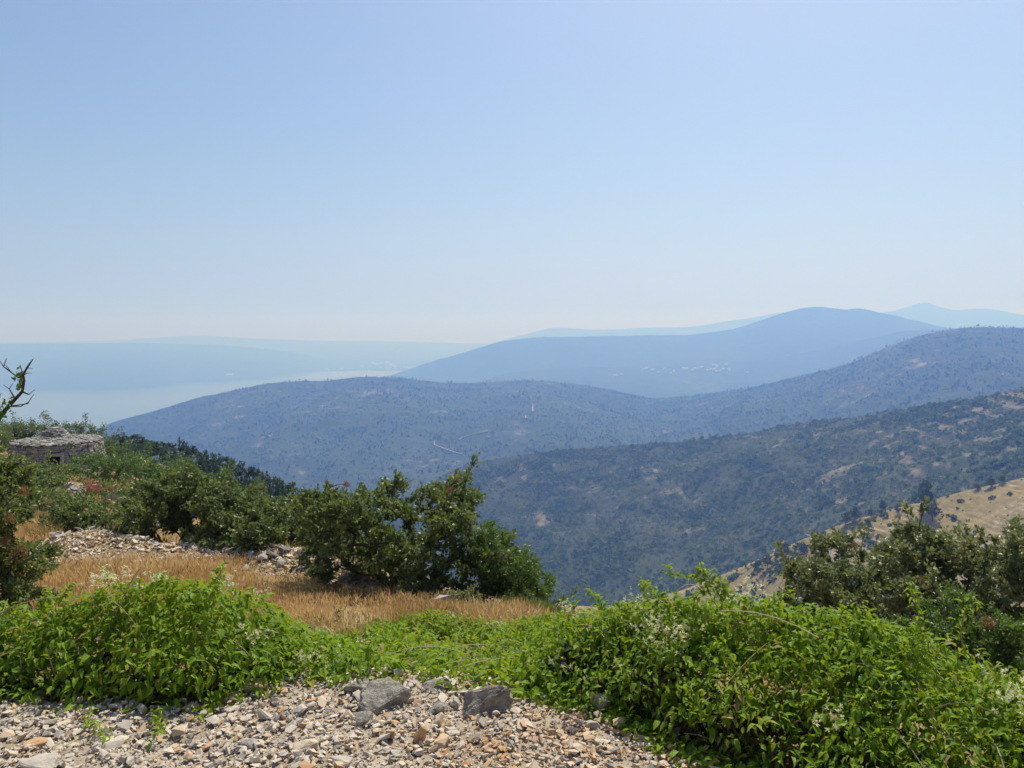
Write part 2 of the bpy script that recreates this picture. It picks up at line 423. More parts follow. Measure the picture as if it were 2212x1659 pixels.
# ------------------------------------------------------------------ hills
SEA = -500.0
class Hill: pass
def make_hill(name, crest, front, mat, nu, nv, nb, back=(1.6, -120), amp=20, freq=1/300., seed=1, camp=2.0, bare=None, terr=None, prof=1.0, mat_attr=True):
    """crest: (px, py, distance); front: (px, distance, z). A solid ridge: front slope, crest, back slope."""
    h = Hill()
    px = np.linspace(crest[0][0], crest[-1][0], nu)
    cpy, cD = hermite(crest, px, 1), hermite(crest, px, 2)
    fr, fz = pcurve(front, px, 1), pcurve(front, px, 2)
    C = np.array([P(a, b, d) for a, b, d in zip(px, cpy, cD)])
    t = np.linspace(0, 1, nv)
    tb = np.linspace(0, 1, nb + 1)[1:]
    k = fr[:, None] / cD[:, None] * (1 - t) + t                     # scale of the ground position along its column
    kb = 1 + (back[0] - 1) * tb[None] + 0 * px[:, None]
    kk = np.concatenate([k, kb], 1)
    x, y = C[:, 0:1] * kk, C[:, 1:2] * kk
    tf = t[None] + 0 * px[:, None]
    zf = fz[:, None] + (C[:, 2:3] - fz[:, None]) * tf ** prof
    zb = C[:, 2:3] + back[1] * (tb[None] ** 1.3) + 0 * px[:, None]
    z = np.concatenate([zf, zb], 1)
    env = np.concatenate([np.sin(np.pi * np.minimum(tf, 1)) ** 0.8, tb[None] + 0 * px[:, None]], 1)
    n = fbm(x * freq, y * freq, seed, 6, 0.52)
    rid = 1 - np.abs(fbm(x * freq * 1.7, y * freq * 1.7, seed + 20, 4))
    z = z + amp * env * (n + 0.8 * (rid - 0.75)) + camp * fbm(x * freq * 12, y * freq * 12, seed + 40, 4)
    if terr:
        step, w = terr
        q = (z + 3.5 * fbm(x / 45, y / 45, seed + 60, 3)) / step; fq = q - np.floor(q)
        z = np.where(w(x, y) > 0, z + w(x, y) * step * (np.floor(q) + smooth(0.72, 0.98, fq) - q), z)
    h.x, h.y, h.z, h.nu, h.nv = x, y, z, nu, nv
    h.px = px
    b = bare(x, y, z, h) if bare else np.zeros_like(x)
    h.bare = b
    v = np.stack([x, y, z], -1).reshape(-1, 3)
    me = make_mesh(name, v, grid_faces(nu, nv + nb)[:, ::-1], mat, True, {'bare': b.ravel()})
    h.ob = structure(link(name, me))
    return h

def hill_points(h, n, keep=None, vmax=1.0, seed=0):
    """random points on the front slope, by area, thinned by keep(x, y, bare)"""
    r = np.random.default_rng(seed)
    nvv = int((h.nv - 1) * vmax)
    gx = h.x[:, :nvv + 1]; gy = h.y[:, :nvv + 1]
    du = np.hypot(np.diff(gx, axis=0)[:, :-1], np.diff(gy, axis=0)[:, :-1]); dv = np.hypot(np.diff(gx, axis=1)[:-1], np.diff(gy, axis=1)[:-1])
    a = (du * dv).ravel(); a /= a.sum()
    c = r.choice(len(a), n, p=a); i, j = c // nvv, c % nvv
    u, w = r.random(n), r.random(n)
    def s(g): return (g[i, j] * (1-u) + g[i+1, j] * u) * (1-w) + (g[i, j+1] * (1-u) + g[i+1, j+1] * u) * w
    x, y, z, b = s(h.x), s(h.y), s(h.z), s(h.bare)
    if keep is not None:
        k = r.random(n) < keep(x, y, z, b)
        x, y, z, b = x[k], y[k], z[k], b[k]
    return np.stack([x, y, z], -1), b

# far to near ------------------------------------------------------
def bare_far(x, y, z, h): return 0.17 + 0.30 * fbm(x / 350, y / 350, 71, 5)
E_ = [(900, 790, 12053), (1000, 762, 12053), (1060, 742, 12053), (1130, 724, 12053), (1200, 708, 12053), (1230, 709, 12053), (1270, 712, 11938), (1400, 708, 11709), (1500, 705, 11480), (1560, 695, 11250), (1600, 690, 11135), (1640, 684, 11020),
      (1680, 676, 10906), (1720, 682, 10791), (1800, 684, 10561), (1900, 677, 10332), (1940, 669, 10332), (1980, 657, 10332), (2000, 654, 10332), (2018, 659, 10332), (2050, 668, 10332), (2130, 667, 10217), (2212, 680, 10102), (2450, 690, 9872), (2900, 690, 9872)]
hillE = make_hill('mountain', E_, [(900, 9600, -510), (2900, 8800, -380)], M['hillD'], 300, 40, 16, (1.3, -250), 40, 1/900., 11, 5, bare_far)
D_ = [(640, 860, 6300), (760, 830, 6300), (820, 816, 6200), (870, 802, 6200), (930, 782, 6100), (1000, 762, 6000), (1080, 739, 5900), (1140, 730, 5900), (1250, 727, 5800), (1400, 724, 5800), (1500, 722, 5700), (1580, 711, 5700), (1650, 690, 5600),
      (1700, 673, 5600), (1765, 662, 5600), (1820, 668, 5500), (1850, 667, 5500), (1920, 679, 5500), (2000, 698, 5400), (2100, 715, 5400), (2300, 730, 5400), (2800, 740, 5400)]
hillD = make_hill('far_hill', D_, [(600, 5300, -540), (900, 4600, -510), (1100, 3900, -420), (1400, 3500, -345), (1800, 3400, -300), (2800, 3300, -260)], M['hillD'], 300, 60, 12, (1.4, -260), 30, 1/700., 12, 5, bare_far, prof=2.0)
D2 = [(820, 874, 4700), (1000, 834, 4700), (1100, 806, 4700), (1200, 797, 4700), (1400, 791, 4700), (1600, 779, 4600), (1750, 760, 4500), (1850, 738, 4400), (1950, 716, 4300), (2100, 709, 4200), (2800, 714, 4200)]
hillD2 = make_hill('valley_hill', D2, [(800, 3700, -560), (1200, 3300, -420), (1800, 3200, -380), (2800, 3000, -330)], M['hillD'], 300, 60, 14, (1.12, -60), 30, 1/500., 13, 4, bare_far)
# the peninsula across the bay and the flat land behind it
F_ = [(-700, 746, 10006), (-300, 744, 10006), (0, 743, 10006), (150, 742, 10006), (330, 741, 10256), (430, 744, 10507), (560, 752, 10757), (650, 764, 11007), (720, 780, 11257), (800, 792, 11507)]
hillF = make_hill('peninsula', F_, [(-700, 6379, -503), (0, 6441, -503), (200, 6416, -503), (330, 6629, -503), (400, 7380, -503), (500, 7655, -503), (560, 7817, -503), (650, 8881, -503), (800, 10507, -503)], M['hillD'], 300, 60, 16, (1.3, -200), 40, 1/900., 14, 3, bare_far, prof=0.8)
G_ = [(-700, 742, 15374), (0, 740, 15374), (250, 735, 15374), (380, 727, 15374), (430, 725, 15374), (520, 730, 15374), (650, 735, 15374), (900, 739, 15374), (1000, 742, 15374), (1300, 742, 15374)]
hillG = make_hill('coastal_plain', G_, [(-700, 10382, -502), (300, 10006, -502), (560, 9506, -502), (690, 8693, -502), (760, 8442, -502), (1000, 7880, -502), (1300, 7880, -502)], M['hillD'], 260, 60, 14, (1.3, -100), 10, 1/800., 15, 1.5, bare_far, prof=2.2)

# ridge C ------------------------------------------------------
C_ = [(-300, 1200, 2250), (0, 1060, 2280), (120, 985, 2300), (200, 938, 2300), (240, 918, 2310), (330, 892, 2330), (440, 857, 2380), (500, 846, 2420), (580, 829, 2450), (640, 824, 2480), (700, 823, 2500), (760, 816, 2520), (860, 816, 2560), (950, 826, 2600), (1030, 827, 2620),
      (1100, 823, 2640), (1160, 823, 2650), (1220, 828, 2660), (1330, 845, 2700), (1400, 860, 2720), (1480, 857, 2700), (1560, 846, 2600), (1650, 831, 2500), (1750, 807, 2350), (1850, 779, 2200), (1900, 757, 2150), (1960, 733, 2100), (2020, 717, 2050), (2100, 707, 2000), (2212, 710, 1950), (2450, 730, 1900), (2900, 760, 1900)]
def bareC(x, y, z, h):
    b = 0.10 + 0.25 * fbm(x / 200, y / 200, 33, 4) + 0.35 * fbm(x / 40, y / 40, 34, 4)
    # a rocky burnt patch on the left shoulder, and a drier one on the right
    for (q, py, Y, sx, sy, a) in [(640, 880, 2050, 240, 330, 0.2), (480, 900, 2000, 160, 160, 0.1), (1460, 905, 2000, 220, 150, 0.12), (1950, 800, 1800, 200, 200, 0.15)]:
        c = P(q, py, Y)
        b = b + a * np.exp(-((x - c[0]) / sx) ** 2 - ((y - c[1]) / sy) ** 2) * (0.55 + 0.9 * fbm(x / 60, y / 60, 35, 4))
    return np.clip(b, 0, 1)
hillC = make_hill('ridge', C_, [(-300, 1500, -640), (200, 1450, -460), (600, 1300, -340), (1000, 1250, -300), (1400, 1200, -260), (1800, 1180, -215), (2212, 1100, -170), (2900, 1100, -150)], M['hillC'], 420, 110, 16, (1.5, -200), 30, 1/330., 16, 2.5, bareC)

# scrub slope A ------------------------------------------------------
A_ = [(300, 1420, 1150), (600, 1260, 1150), (800, 1130, 1130), (900, 1060, 1110), (1000, 1007, 1100), (1100, 987, 1080), (1200, 975, 1060), (1370, 960, 1030), (1500, 952, 1000), (1600, 938, 970), (1700, 919, 940), (1800, 908, 900), (1900, 892, 860), (2000, 877, 820), (2100, 861, 780), (2212, 838, 740), (2450, 800, 700), (2900, 760, 660)]
def bareA(x, y, z, h):
    col = h.px[:, None] + 0 * x
    right = smooth(1800, 2080, col)
    terr = 0.5 + 0.5 * np.sin(z / 7.0 * 2 * np.pi + 2 * fbm(x / 60, y / 60, 5, 3))
    b = 0.13 + 0.32 * fbm(x / 90, y / 90, 44, 4) + 0.42 * fbm(x / 14, y / 14, 45, 4) + right * (0.10 + 0.30 * (terr - 0.4))
    for (q, py, Y, sx, sy, a) in [(1690, 985, 850, 60, 30, 0.30), (1850, 1050, 700, 40, 40, 0.28), (1180, 1150, 830, 9, 60, 0.7), (1330, 1150, 820, 30, 40, 0.2), (1480, 1190, 740, 30, 50, 0.2), (2100, 960, 600, 70, 60, 0.2), (1300, 1010, 980, 120, 40, 0.15)]:
        c = P(q, py, Y)
        b = b + a * np.exp(-((x - c[0]) / sx) ** 2 - ((y - c[1]) / sy) ** 2) * (0.5 + 1.2 * fbm(x / 25, y / 25, 36, 4))
    return np.clip(b, 0, 1)
hillA = make_hill('scrub_slope', A_, [(300, 700, -330), (1000, 640, -262), (1300, 560, -235), (1700, 500, -190), (2000, 450, -135), (2212, 430, -112), (2900, 400, -80)], M['hillA'], 340, 170, 12, (1.4, -150), 19, 1/150., 17, 1.2, bareA)

# dry terraced spur B ------------------------------------------------------
B_ = [(1150, 1420, 430), (1300, 1345, 420), (1500, 1268, 400), (1600, 1228, 385), (1700, 1180, 370), (1780, 1146, 360), (1880, 1112, 350), (1960, 1092, 345), (2050, 1070, 340), (2130, 1050, 335), (2212, 1032, 330), (2450, 985, 320), (2900, 930, 310)]
def bareB(x, y, z, h):
    q = (z + 3.5 * fbm(x / 45, y / 45, 78, 3)) / 1.5
    return np.clip(0.14 + 0.45 * fbm(x / 14, y / 14, 47, 5) + 0.4 * np.exp(-((q - np.round(q)) / 0.09) ** 2) * smooth(-0.2, 0.2, fbm(x / 10, y / 10, 48, 3)), 0, 1)
hillB = make_hill('terraced_spur', B_, [(1150, 330, -190), (1500, 270, -152), (1800, 240, -128), (2212, 215, -104), (2900, 200, -85)], M['hillB'], 360, 190, 10, (1.35, -70), 4, 1/60., 18, 0.35, bareB, (1.5, lambda x, y: 0.8 * smooth(-0.35, 0.3, fbm(x / 22, y / 22, 49, 3))))

# valley floor, sea
ang = np.radians(np.linspace(-100, 100, 90)); rad = np.linspace(300, 1900, 40)
AA, R_ = np.meshgrid(ang, rad, indexing='ij')
vx, vy = R_ * np.sin(AA), R_ * np.cos(AA)
vz = -205 - 0.16 * (R_ - 300) + fbm(vx / 150, vy / 150, 51, 4) * 6
structure(link('valley', make_mesh('valley', np.stack([vx.ravel(), vy.ravel(), np.maximum(vz.ravel(), -520)], -1), grid_faces(90, 40)[:, ::-1], M['hillC'], True, {'bare': np.full(vx.size, 0.2)})))
BOX = (-38000, 38000, -4000, 42000)
sx = np.array([BOX[0] + 50, BOX[1] - 50]); sy = np.array([BOX[2] + 50, BOX[3] - 50])
structure(link('sea', make_mesh('sea', [(sx[0], sy[0], SEA), (sx[1], sy[0], SEA), (sx[1], sy[1], SEA), (sx[0], sy[1], SEA)], np.array([[0, 1, 2, 3]]), M['sea'])))

# ------------------------------------------------------------------ haze
hv = [(x, y, z) for z in (SEA - 60, 480.0) for (x, y) in ((BOX[0], BOX[2]), (BOX[1], BOX[2]), (BOX[1], BOX[3]), (BOX[0], BOX[3]))]
hf = [(3, 2, 1, 0), (4, 5, 6, 7), (0, 1, 5, 4), (1, 2, 6, 5), (2, 3, 7, 6), (3, 0, 4, 7)]
hm = bpy.data.materials.new('haze_air'); hm.use_nodes = True
hn = hm.node_tree.nodes; hn.remove(hn['Principled BSDF'])
pv = hn.new('ShaderNodeVolumePrincipled')
pv.inputs['Color'].default_value = (*HAZE_COLOR, 1)
pv.inputs['Absorption Color'].default_value = (*HAZE_ABS, 1)
pv.inputs['Density'].default_value = HAZE_DENSITY
pv.inputs['Anisotropy'].default_value = HAZE_G
hm.node_tree.links.new(pv.outputs[0], hn['Material Output'].inputs['Volume'])
hz = link('haze', make_mesh('haze', hv, np.array(hf), hm))
hz['kind'] = 'stuff'; hz['label'] = 'pale blue summer haze filling the valleys and the bay'

# ------------------------------------------------------------------ templates
def ico(sub=1):
    bm = bmesh.new(); bmesh.ops.create_icosphere(bm, subdivisions=sub, radius=1.0)
    v = np.array([x.co[:] for x in bm.verts]); f = np.array([[q.index for q in x.verts] for x in bm.faces]); bm.free()
    return v, f
ICO1, ICO2 = ico(1), ico(2)

def hull(pts):
    bm = bmesh.new()
    for p in pts: bm.verts.new(p)
    r = bmesh.ops.convex_hull(bm, input=bm.verts)
    bmesh.ops.delete(bm, geom=[vv for vv in bm.verts if not vv.link_faces], context='VERTS')
    bmesh.ops.triangulate(bm, faces=bm.faces)
    bmesh.ops.recalc_face_normals(bm, faces=bm.faces)
    bm.verts.index_update()
    v = np.array([x.co[:] for x in bm.verts]); f = np.array([[q.index for q in x.verts] for x in bm.faces]); bm.free()
    return v, f

def chip(seed, n=11, sx=1.0, sy=0.72, sz=0.5):
    r = np.random.default_rng(seed)
    p = unit(r.normal(size=(n, 3)))
    p = np.sign(p) * np.abs(p) ** 0.75          # boxier than a ball
    return hull(p * np.array([sx, sy, sz]) * 0.5 * r.uniform(0.85, 1.2, (n, 1)))
CHIPS = [chip(100 + i, 8 + i % 5, 1, 0.55 + 0.3 * ((i * 7) % 10) / 10, 0.30 + 0.35 * ((i * 3) % 10) / 10) for i in range(20)]

def slab(seed):
    r = np.random.default_rng(seed)
    p = np.array([[x, y, z] for x in (-.5, .5) for y in (-.5, .5) for z in (-.5, .5)]) * r.uniform(0.8, 1.08, (8, 3))
    q = np.array([[0.55, 0, 0], [-0.55, 0, 0], [0, 0.55, 0.1], [0, -0.57, 0]]) + r.uniform(-.06, .06, (4, 3))
    return hull(np.concatenate([p, q]))
FINES = [chip(150 + i, 6, 1, 0.6 + 0.04 * i, 0.4 + 0.04 * (i % 4)) for i in range(8)]
SLABS = [slab(300 + i) for i in range(12)]

# leaf: unit length along +y, normal +z, folded along the midrib, tip curling down
def leaf8(w=0.5, curl=0.28, fold=0.12):
    v = np.array([[0, 0, 0], [-w*.42, .28, fold*.8], [0, .30, .02], [w*.42, .28, fold*.8], [-w*.36, .64, fold*.5-curl*.25], [0, .66, -curl*.35], [w*.36, .64, fold*.5-curl*.25], [0, 1, -curl]])
    f = np.array([[0, 2, 1], [0, 3, 2], [1, 2, 4], [2, 5, 4], [2, 3, 5], [3, 6, 5], [4, 5, 7], [5, 6, 7]])
    return v, f
def leaf4(w=0.5, fold=0.1, curl=0.1):
    v = np.array([[0, 0, 0], [-w*.5, .45, fold], [0, .5, 0], [w*.5, .45, fold], [0, 1, -curl]])
    return v, np.array([[0, 2, 1], [0, 3, 2], [1, 2, 4], [2, 3, 4]])
LEAF8 = [leaf8(0.50, 0.34, 0.14), leaf8(0.58, 0.24, 0.18), leaf8(0.44, 0.46, 0.10)]
LEAF4 = leaf4(0.55)
LEAF2 = (np.array([[0, 0, 0], [-.28, .5, .06], [.28, .5, .06], [0, 1, -.06]]), np.array([[0, 2, 1], [1, 2, 3]]))

# ------------------------------------------------------------------ scrub on the hills
def blobs(h, n, smin, smax, name, mat, keep, label, seed, tmpl, vmax=1.0, extra=None, squash=0.8):
    pts, b = hill_points(h, n, keep, vmax, seed)
    if extra is not None: pts = np.concatenate([pts, extra]) ; b = np.concatenate([b, np.zeros(len(extra))])
    r = np.random.default_rng(seed + 1)
    N = len(pts)
    s = smin + (smax - smin) * r.random(N) ** 3.2
    s *= np.clip(1.0 + 0.7 * fbm(pts[:, 0] / 45, pts[:, 1] / 45, 160 + seed, 3), 0.6, 1.6)
    a = r.random(N) * 6.283
    ca, sa = np.cos(a), np.sin(a)
    mb = MB()
    many = tmpl if isinstance(tmpl, list) else [tmpl]
    Mx = np.zeros((N, 3, 3)); Mx[:, 0, 0] = ca * s; Mx[:, 1, 0] = sa * s; Mx[:, 0, 1] = -sa * s * 0.85; Mx[:, 1, 1] = ca * s * 0.85
    Mx[:, 2, 2] = s * squash * r.uniform(0.7, 1.3, N)
    pts = pts.copy(); pts[:, 2] += s * 0.3
    tint = np.clip(0.40 + 0.65 * fbm(pts[:, 0] / 60, pts[:, 1] / 60, 60 + seed, 4) + r.normal(0, 0.22, N), 0, 1)
    for q, (tv, tf) in enumerate(many):
        k = np.arange(N) % len(many) == q; V = len(tv); n_ = int(k.sum())
        v = np.einsum('nij,vj->nvi', Mx[k], tv)
        if len(many) == 1: v *= r.uniform(0.62, 1.25, (n_, V, 1))
        v += pts[k][:, None]
        f = (tf[None] + (np.arange(n_) * V)[:, None, None]).reshape(-1, 3)
        mb.add(v.reshape(-1, 3), f, np.clip(np.repeat(tint[k], V) + np.repeat(r.normal(0, 0.10, n_ * V // 3), 3)[:n_ * V] if len(many) > 1 else np.repeat(tint[k], V), 0, 1))
    o = mb.build(name, mat, None, False, 'stuff')
    o['label'] = label
    return o

def clump(seed, n):
    r = np.random.default_rng(seed)
    d = unit(r.normal(size=(n, 3)) + np.array([0, 0, 0.35])); d[:, 2] = np.abs(d[:, 2]) * 1.0 - 0.12
    c = d * r.uniform(0.62, 0.98, (n, 1))
    nn = unit(d + unit(r.normal(size=(n, 3))) * 0.55)
    x = unit(np.cross(nn, unit(r.normal(size=(n, 3))))); y = np.cross(nn, x)
    s = r.uniform(0.5, 0.85, (n, 1))
    v = np.stack([c + x * s * 0.75, c - x * s * 0.45 + y * s * 0.6, c - x * s * 0.45 - y * s * 0.6], 1).reshape(-1, 3)
    return v, np.arange(3 * n).reshape(-1, 3)
CLUMPS = [clump(40 + i, 10) for i in range(6)]
OCT = (np.array([[1, 0, 0], [-1, 0, 0], [0, 1, 0], [0, -1, 0], [0, 0, 1.]]), np.array([[0, 2, 4], [2, 1, 4], [1, 3, 4], [3, 0, 4]]))
blobs(hillA, 66000, 0.9, 3.5, 'scrub', M['scrub'], lambda x, y, z, b: np.clip(1.25 - 1.9 * b, 0.08, 1) * (0.35 + 0.65 * smooth(-0.35, 0.1, fbm(x / 32, y / 32, 88, 3))), 'dark green scrub covering the slope across the valley', 21, CLUMPS, 1.0, None, 1.0)
iC = hillC.nv - 1
ridge_i = np.random.default_rng(5).integers(0, hillC.nu, 900)
ridge_pts = np.stack([hillC.x[ridge_i, iC], hillC.y[ridge_i, iC], hillC.z[ridge_i, iC]], -1)
ridge_pts[:, 2] += np.random.default_rng(6).random(900) ** 3 * 3.0
blobs(hillC, 52000, 1.5, 4.6, 'ridge_wood', M['scrub'], lambda x, y, z, b: np.clip(1.2 - 1.9 * b, 0.02, 1), 'dark wood and scrub covering the long ridge', 22, OCT, 1.0, ridge_pts, 1.0)
blobs(hillB, 3200, 0.35, 1.6, 'low_scrub', M['scrub'], lambda x, y, z, b: np.clip(smooth(-0.1, 0.5, fbm(x / 25, y / 25, 77, 4)) + 0.22, 0, 1), 'low dark tufts scattered on the dry terraced spur', 23, [clump(70 + i, 20) for i in range(4)])
# thicker scrub on the spur's lower left flank
def flank(x, y, z, b): return np.clip(smooth(-74, -102, z) * smooth(-0.32, 0.12, fbm(x / 18, y / 18, 78, 4)), 0, 1)
blobs(hillB, 6500, 0.5, 2.6, 'flank_scrub', M['scrub'], flank, 'thick green scrub on the low flank of the terraced spur', 24, [clump(60 + i, 30) for i in range(5)])

# ------------------------------------------------------------------ branching skeleton for shrubs and trees
def skeleton(base, tips, nstem=5, spread=0.15, r0=0.004, bow=0.12, seed=0, pull=0.35):
    r = np.random.default_rng(seed)
    base = np.asarray(base, float)
    nodes = [base + np.array([spread * math.cos(a), spread * math.sin(a), -0.03]) for a in np.linspace(0, 6.283, nstem, endpoint=False) + r.random()]
    nodes = [base + np.array([0, 0, -0.08])] + nodes; par = [-1] + [0] * nstem
    order = np.argsort(np.linalg.norm(tips - base, axis=1))
    tipnode = {}
    for k in order:
        p = tips[k]; A = np.array(nodes)
        d = np.linalg.norm(A - p, axis=1) + pull * np.linalg.norm(A - base, axis=1) + np.where(A[:, 2] > p[2] + 0.1, 0.3, 0)
        j = int(np.argmin(d)); a = A[j]; ln = np.linalg.norm(p - a)
        step = max(1, int(ln / (0.28 * max(0.25, np.linalg.norm(p - base) * 0.5))))
        step = min(step, 4)
        prev = j
        off = r.normal(0, bow * ln, 3) * 0.5; off[2] += bow * ln * 0.5
        for s in range(1, step + 1):
            t = s / step
            q = a + (p - a) * t + off * math.sin(math.pi * t)
            nodes.append(q); par.append(prev); prev = len(nodes) - 1
        tipnode[k] = prev
    nodes = np.array(nodes); par = np.array(par)
    cnt = np.zeros(len(nodes)); 
    for k in tipnode.values(): cnt[k] += 1
    for i in range(len(nodes) - 1, -1, -1):
        if par[i] >= 0: cnt[par[i]] += cnt[i]
    rad = r0 * np.maximum(cnt, 1) ** 0.45
    dirs = np.zeros_like(tips)
    for k, nidx in tipnode.items(): dirs[k] = nodes[nidx] - nodes[par[nidx]]
    return nodes, par, rad, unit(dirs)

def tubes(mb, nodes, par, rad, sides=5, tint=0.4):
    i = np.where(par >= 0)[0]
    a, b = nodes[par[i]], nodes[i]
    ra, rb = np.minimum(rad[par[i]], rad[i] * 1.7), rad[i]
    d = unit(b - a); ref = np.where(np.abs(d[:, 2:3]) > 0.9, np.array([[1., 0, 0]]), np.array([[0, 0, 1.]]))
    x = unit(np.cross(d, ref)); y = np.cross(d, x)
    th = np.arange(sides) * 2 * np.pi / sides
    ring = np.cos(th)[None, :, None] * x[:, None] + np.sin(th)[None, :, None] * y[:, None]
    va = a[:, None] + ring * ra[:, None, None]; vb = b[:, None] + d[:, None] * (rb * 0.5)[:, None, None] + ring * rb[:, None, None]
    v = np.concatenate([va, vb], 1)
    k = np.arange(sides); k2 = (k + 1) % sides
    f = np.concatenate([np.stack([k, k2, k2 + sides], -1), np.stack([k, k2 + sides, k + sides], -1)])
    f = (f[None] + (np.arange(len(i)) * 2 * sides)[:, None, None]).reshape(-1, 3)
    mb.add(v.reshape(-1, 3), f, tint)

def crown_points(lumps, n, seed, shell=0.55, zmin=None):
    """points in a union of ellipsoids (cx, cy, cz, rx, ry, rz), biased outwards"""
    r = np.random.default_rng(seed)
    L = np.array(lumps, float); w = (L[:, 3] * L[:, 4] * L[:, 5]) ** 0.8; w /= w.sum()
    k = r.choice(len(L), n, p=w)
    d = unit(r.normal(size=(n, 3)))
    q = r.random(n) ** (1 / 3) * (1 - shell) + shell * r.random(n) ** 0.15
    q *= r.uniform(0.85, 1.12, n)
    return L[k, :3] + d * L[k, 3:] * q[:, None]

def leaves_at(mb, tips, dirs, nper, ll, twig, seed, tmpl, mean=0.5, sd=0.2, up=0.5, spread=0.9, width=1.0):
    r = np.random.default_rng(seed)
    n = len(tips) * nper
    k = np.repeat(np.arange(len(tips)), nper)
    t = r.random(n)
    d0 = dirs[k]
    pos = tips[k] + d0 * (t - 0.65)[:, None] * twig + unit(r.normal(size=(n, 3))) * (twig * 0.33 * r.random(n) ** 0.5)[:, None]
    d = unit(d0 * 0.7 + unit(r.normal(size=(n, 3))) * spread + np.array([0, 0, 0.15]))
    nn = unit(unit(r.normal(size=(n, 3))) + np.array([0, 0, up]))
    size = ll * r.uniform(0.65, 1.25, n)
    tone = r.normal(0, sd * 0.6, len(tips))[k]
    tint = np.clip(mean + tone + r.normal(0, sd, n), 0, 1)
    mb.scatter(tmpl[0], tmpl[1], frames(d, nn, size, width), pos, tint)

def puff(mb, c, rad, n, seed, tmean=0.5):
    """a loose seed head of fine stalks and bracts"""
    r = np.random.default_rng(seed)
    d = unit(r.normal(size=(n, 3)) + np.array([0, 0, 0.3]))
    pos = c + d * (rad * 0.15)
    q = r.uniform(0.5, 1.05, n) * rad
    mb.scatter(LEAF2[0] * np.array([0.16, 1, 1]), LEAF2[1], frames(d, unit(r.normal(size=(n, 3))), q), pos, np.clip(r.normal(tmean, 0.25, n), 0, 1))
    m = n * 2
    dd = unit(r.normal(size=(m, 3))); pp = c + dd * (rad * r.random(m) ** 0.4)[:, None]
    mb.scatter(LEAF2[0], LEAF2[1], frames(unit(r.normal(size=(m, 3))), unit(r.normal(size=(m, 3))), np.full(m, rad * 0.28)), pp, np.clip(r.normal(tmean, 0.25, m), 0, 1))

def auto_lumps(base, pxl, pxr, tops, Y, depth=0.8, ybot=0.25, seed=0, nrow=3, jit=0.12, puffs=1.0):
    """lumps that fill an outline: tops = [(px, py)...] at distance Y, down to the ground"""
    r = np.random.default_rng(seed)
    out = []
    mpp = Y / FPX
    W = (pxr - pxl) * mpp
    nx = max(2, int(round(W / (0.42 * max(0.5, Y / 10)))))
    for i in range(nx):
        px = pxl + (i + 0.5) / nx * (pxr - pxl)
        top = P(px, pcurve(tops, px), Y)
        g = H1(top[0], Y)
        hgt = max(top[2] - g, 0.2)
        for j in range(nrow):
            rr_ = W / nx * 0.62 * r.uniform(0.85, 1.25)
            rz = hgt / nrow * 0.62 * r.uniform(0.9, 1.25)
            zc = g + ybot * hgt * 0.3 + (hgt * (1 - ybot * 0.3) - rz * 0.9) * (j + 0.6 * r.random() * (j < nrow - 1)) / max(1, nrow - 1)
            zc = min(zc, top[2] - rz * 0.9)
            yy = Y + r.uniform(-1, 1) * depth * 0.45
            out.append((top[0] + r.uniform(-jit, jit) * W / nx, yy, zc, rr_ * puffs, max(0.5 * depth, rr_) * 0.7, rz * puffs))
    return out

def shrub(name, label, cat, pxc, Y, tops, mat, group=None, ntips=160, nper=36, ll=0.05, twig=0.16, depth=0.9, seed=0, nrow=3, nstem=6, spread=0.2, ybot=0.5, mean=0.5, tmpl=LEAF4, seeds=(), seedmat='seed', r0=0.0035, width=1.0, sd=0.2, spur=0, puffs=1.0):
    base = on_ground(pxc, Y)
    tops = [(a, b_ + 0.55 * twig * FPX / Y) for a, b_ in tops]
    root = thing(name, label, cat, base, group)
    lumps = auto_lumps(base, tops[0][0], tops[-1][0], tops, Y, depth, ybot, seed, nrow, puffs=puffs)
    tips = crown_points(lumps, ntips, seed + 1)
    g = H(tips[:, 0], tips[:, 1])
    tips[:, 2] = np.maximum(tips[:, 2], g + 0.06)
    if spur:                                        # loose shoots that stand out of the crown
        r = np.random.default_rng(seed + 9)
        k = r.choice(len(tips), spur); d = unit(tips[k] - base) + np.array([0, 0, 0.5])
        hi = tips[:, 2].max()
        sp = tips[k] + unit(d) * (r.uniform(0.5, 1.3, spur) * twig * 1.6)[:, None]
        tips = np.concatenate([tips, sp])
    nodes, par, rad, dirs = skeleton(base, tips, nstem, spread, r0, 0.14, seed + 2)
    mb = MB(); tubes(mb, nodes - base, par, rad, 3 if Y > 20 else 4)
    mb.build('branches', M['bark'], root, True)
    if Y > 7.2: tmpl = LEAF2
    lf = MB(); leaves_at(lf, tips - base, dirs, nper, ll, twig, seed + 3, tmpl, mean, sd, width=width)
    lf.build('foliage', mat, root, False, 'stuff')
    for q, (sx_, sy_, rad_) in enumerate(seeds):
        c = P(sx_, sy_, Y - depth * 0.3)
        s = MB(); puff(s, c - base, rad_, 70, seed + 30 + q)
        # a stalk joins the head to the nearest shoot
        j = int(np.argmin(np.linalg.norm(nodes - c, axis=1)))
        s2 = MB(); tubes(s2, np.array([nodes[j] - base, (nodes[j] + c) / 2 - base + np.array([0, 0, .02]), c - base]), np.array([-1, 0, 1]), np.array([r0 * 1.6, r0 * 1.2, r0]), 4)
        hd = s.build('seed_head', M[seedmat], root)
        s2.build('stalk', M['bark'], hd, True)
    return root, base, nodes, par, rad

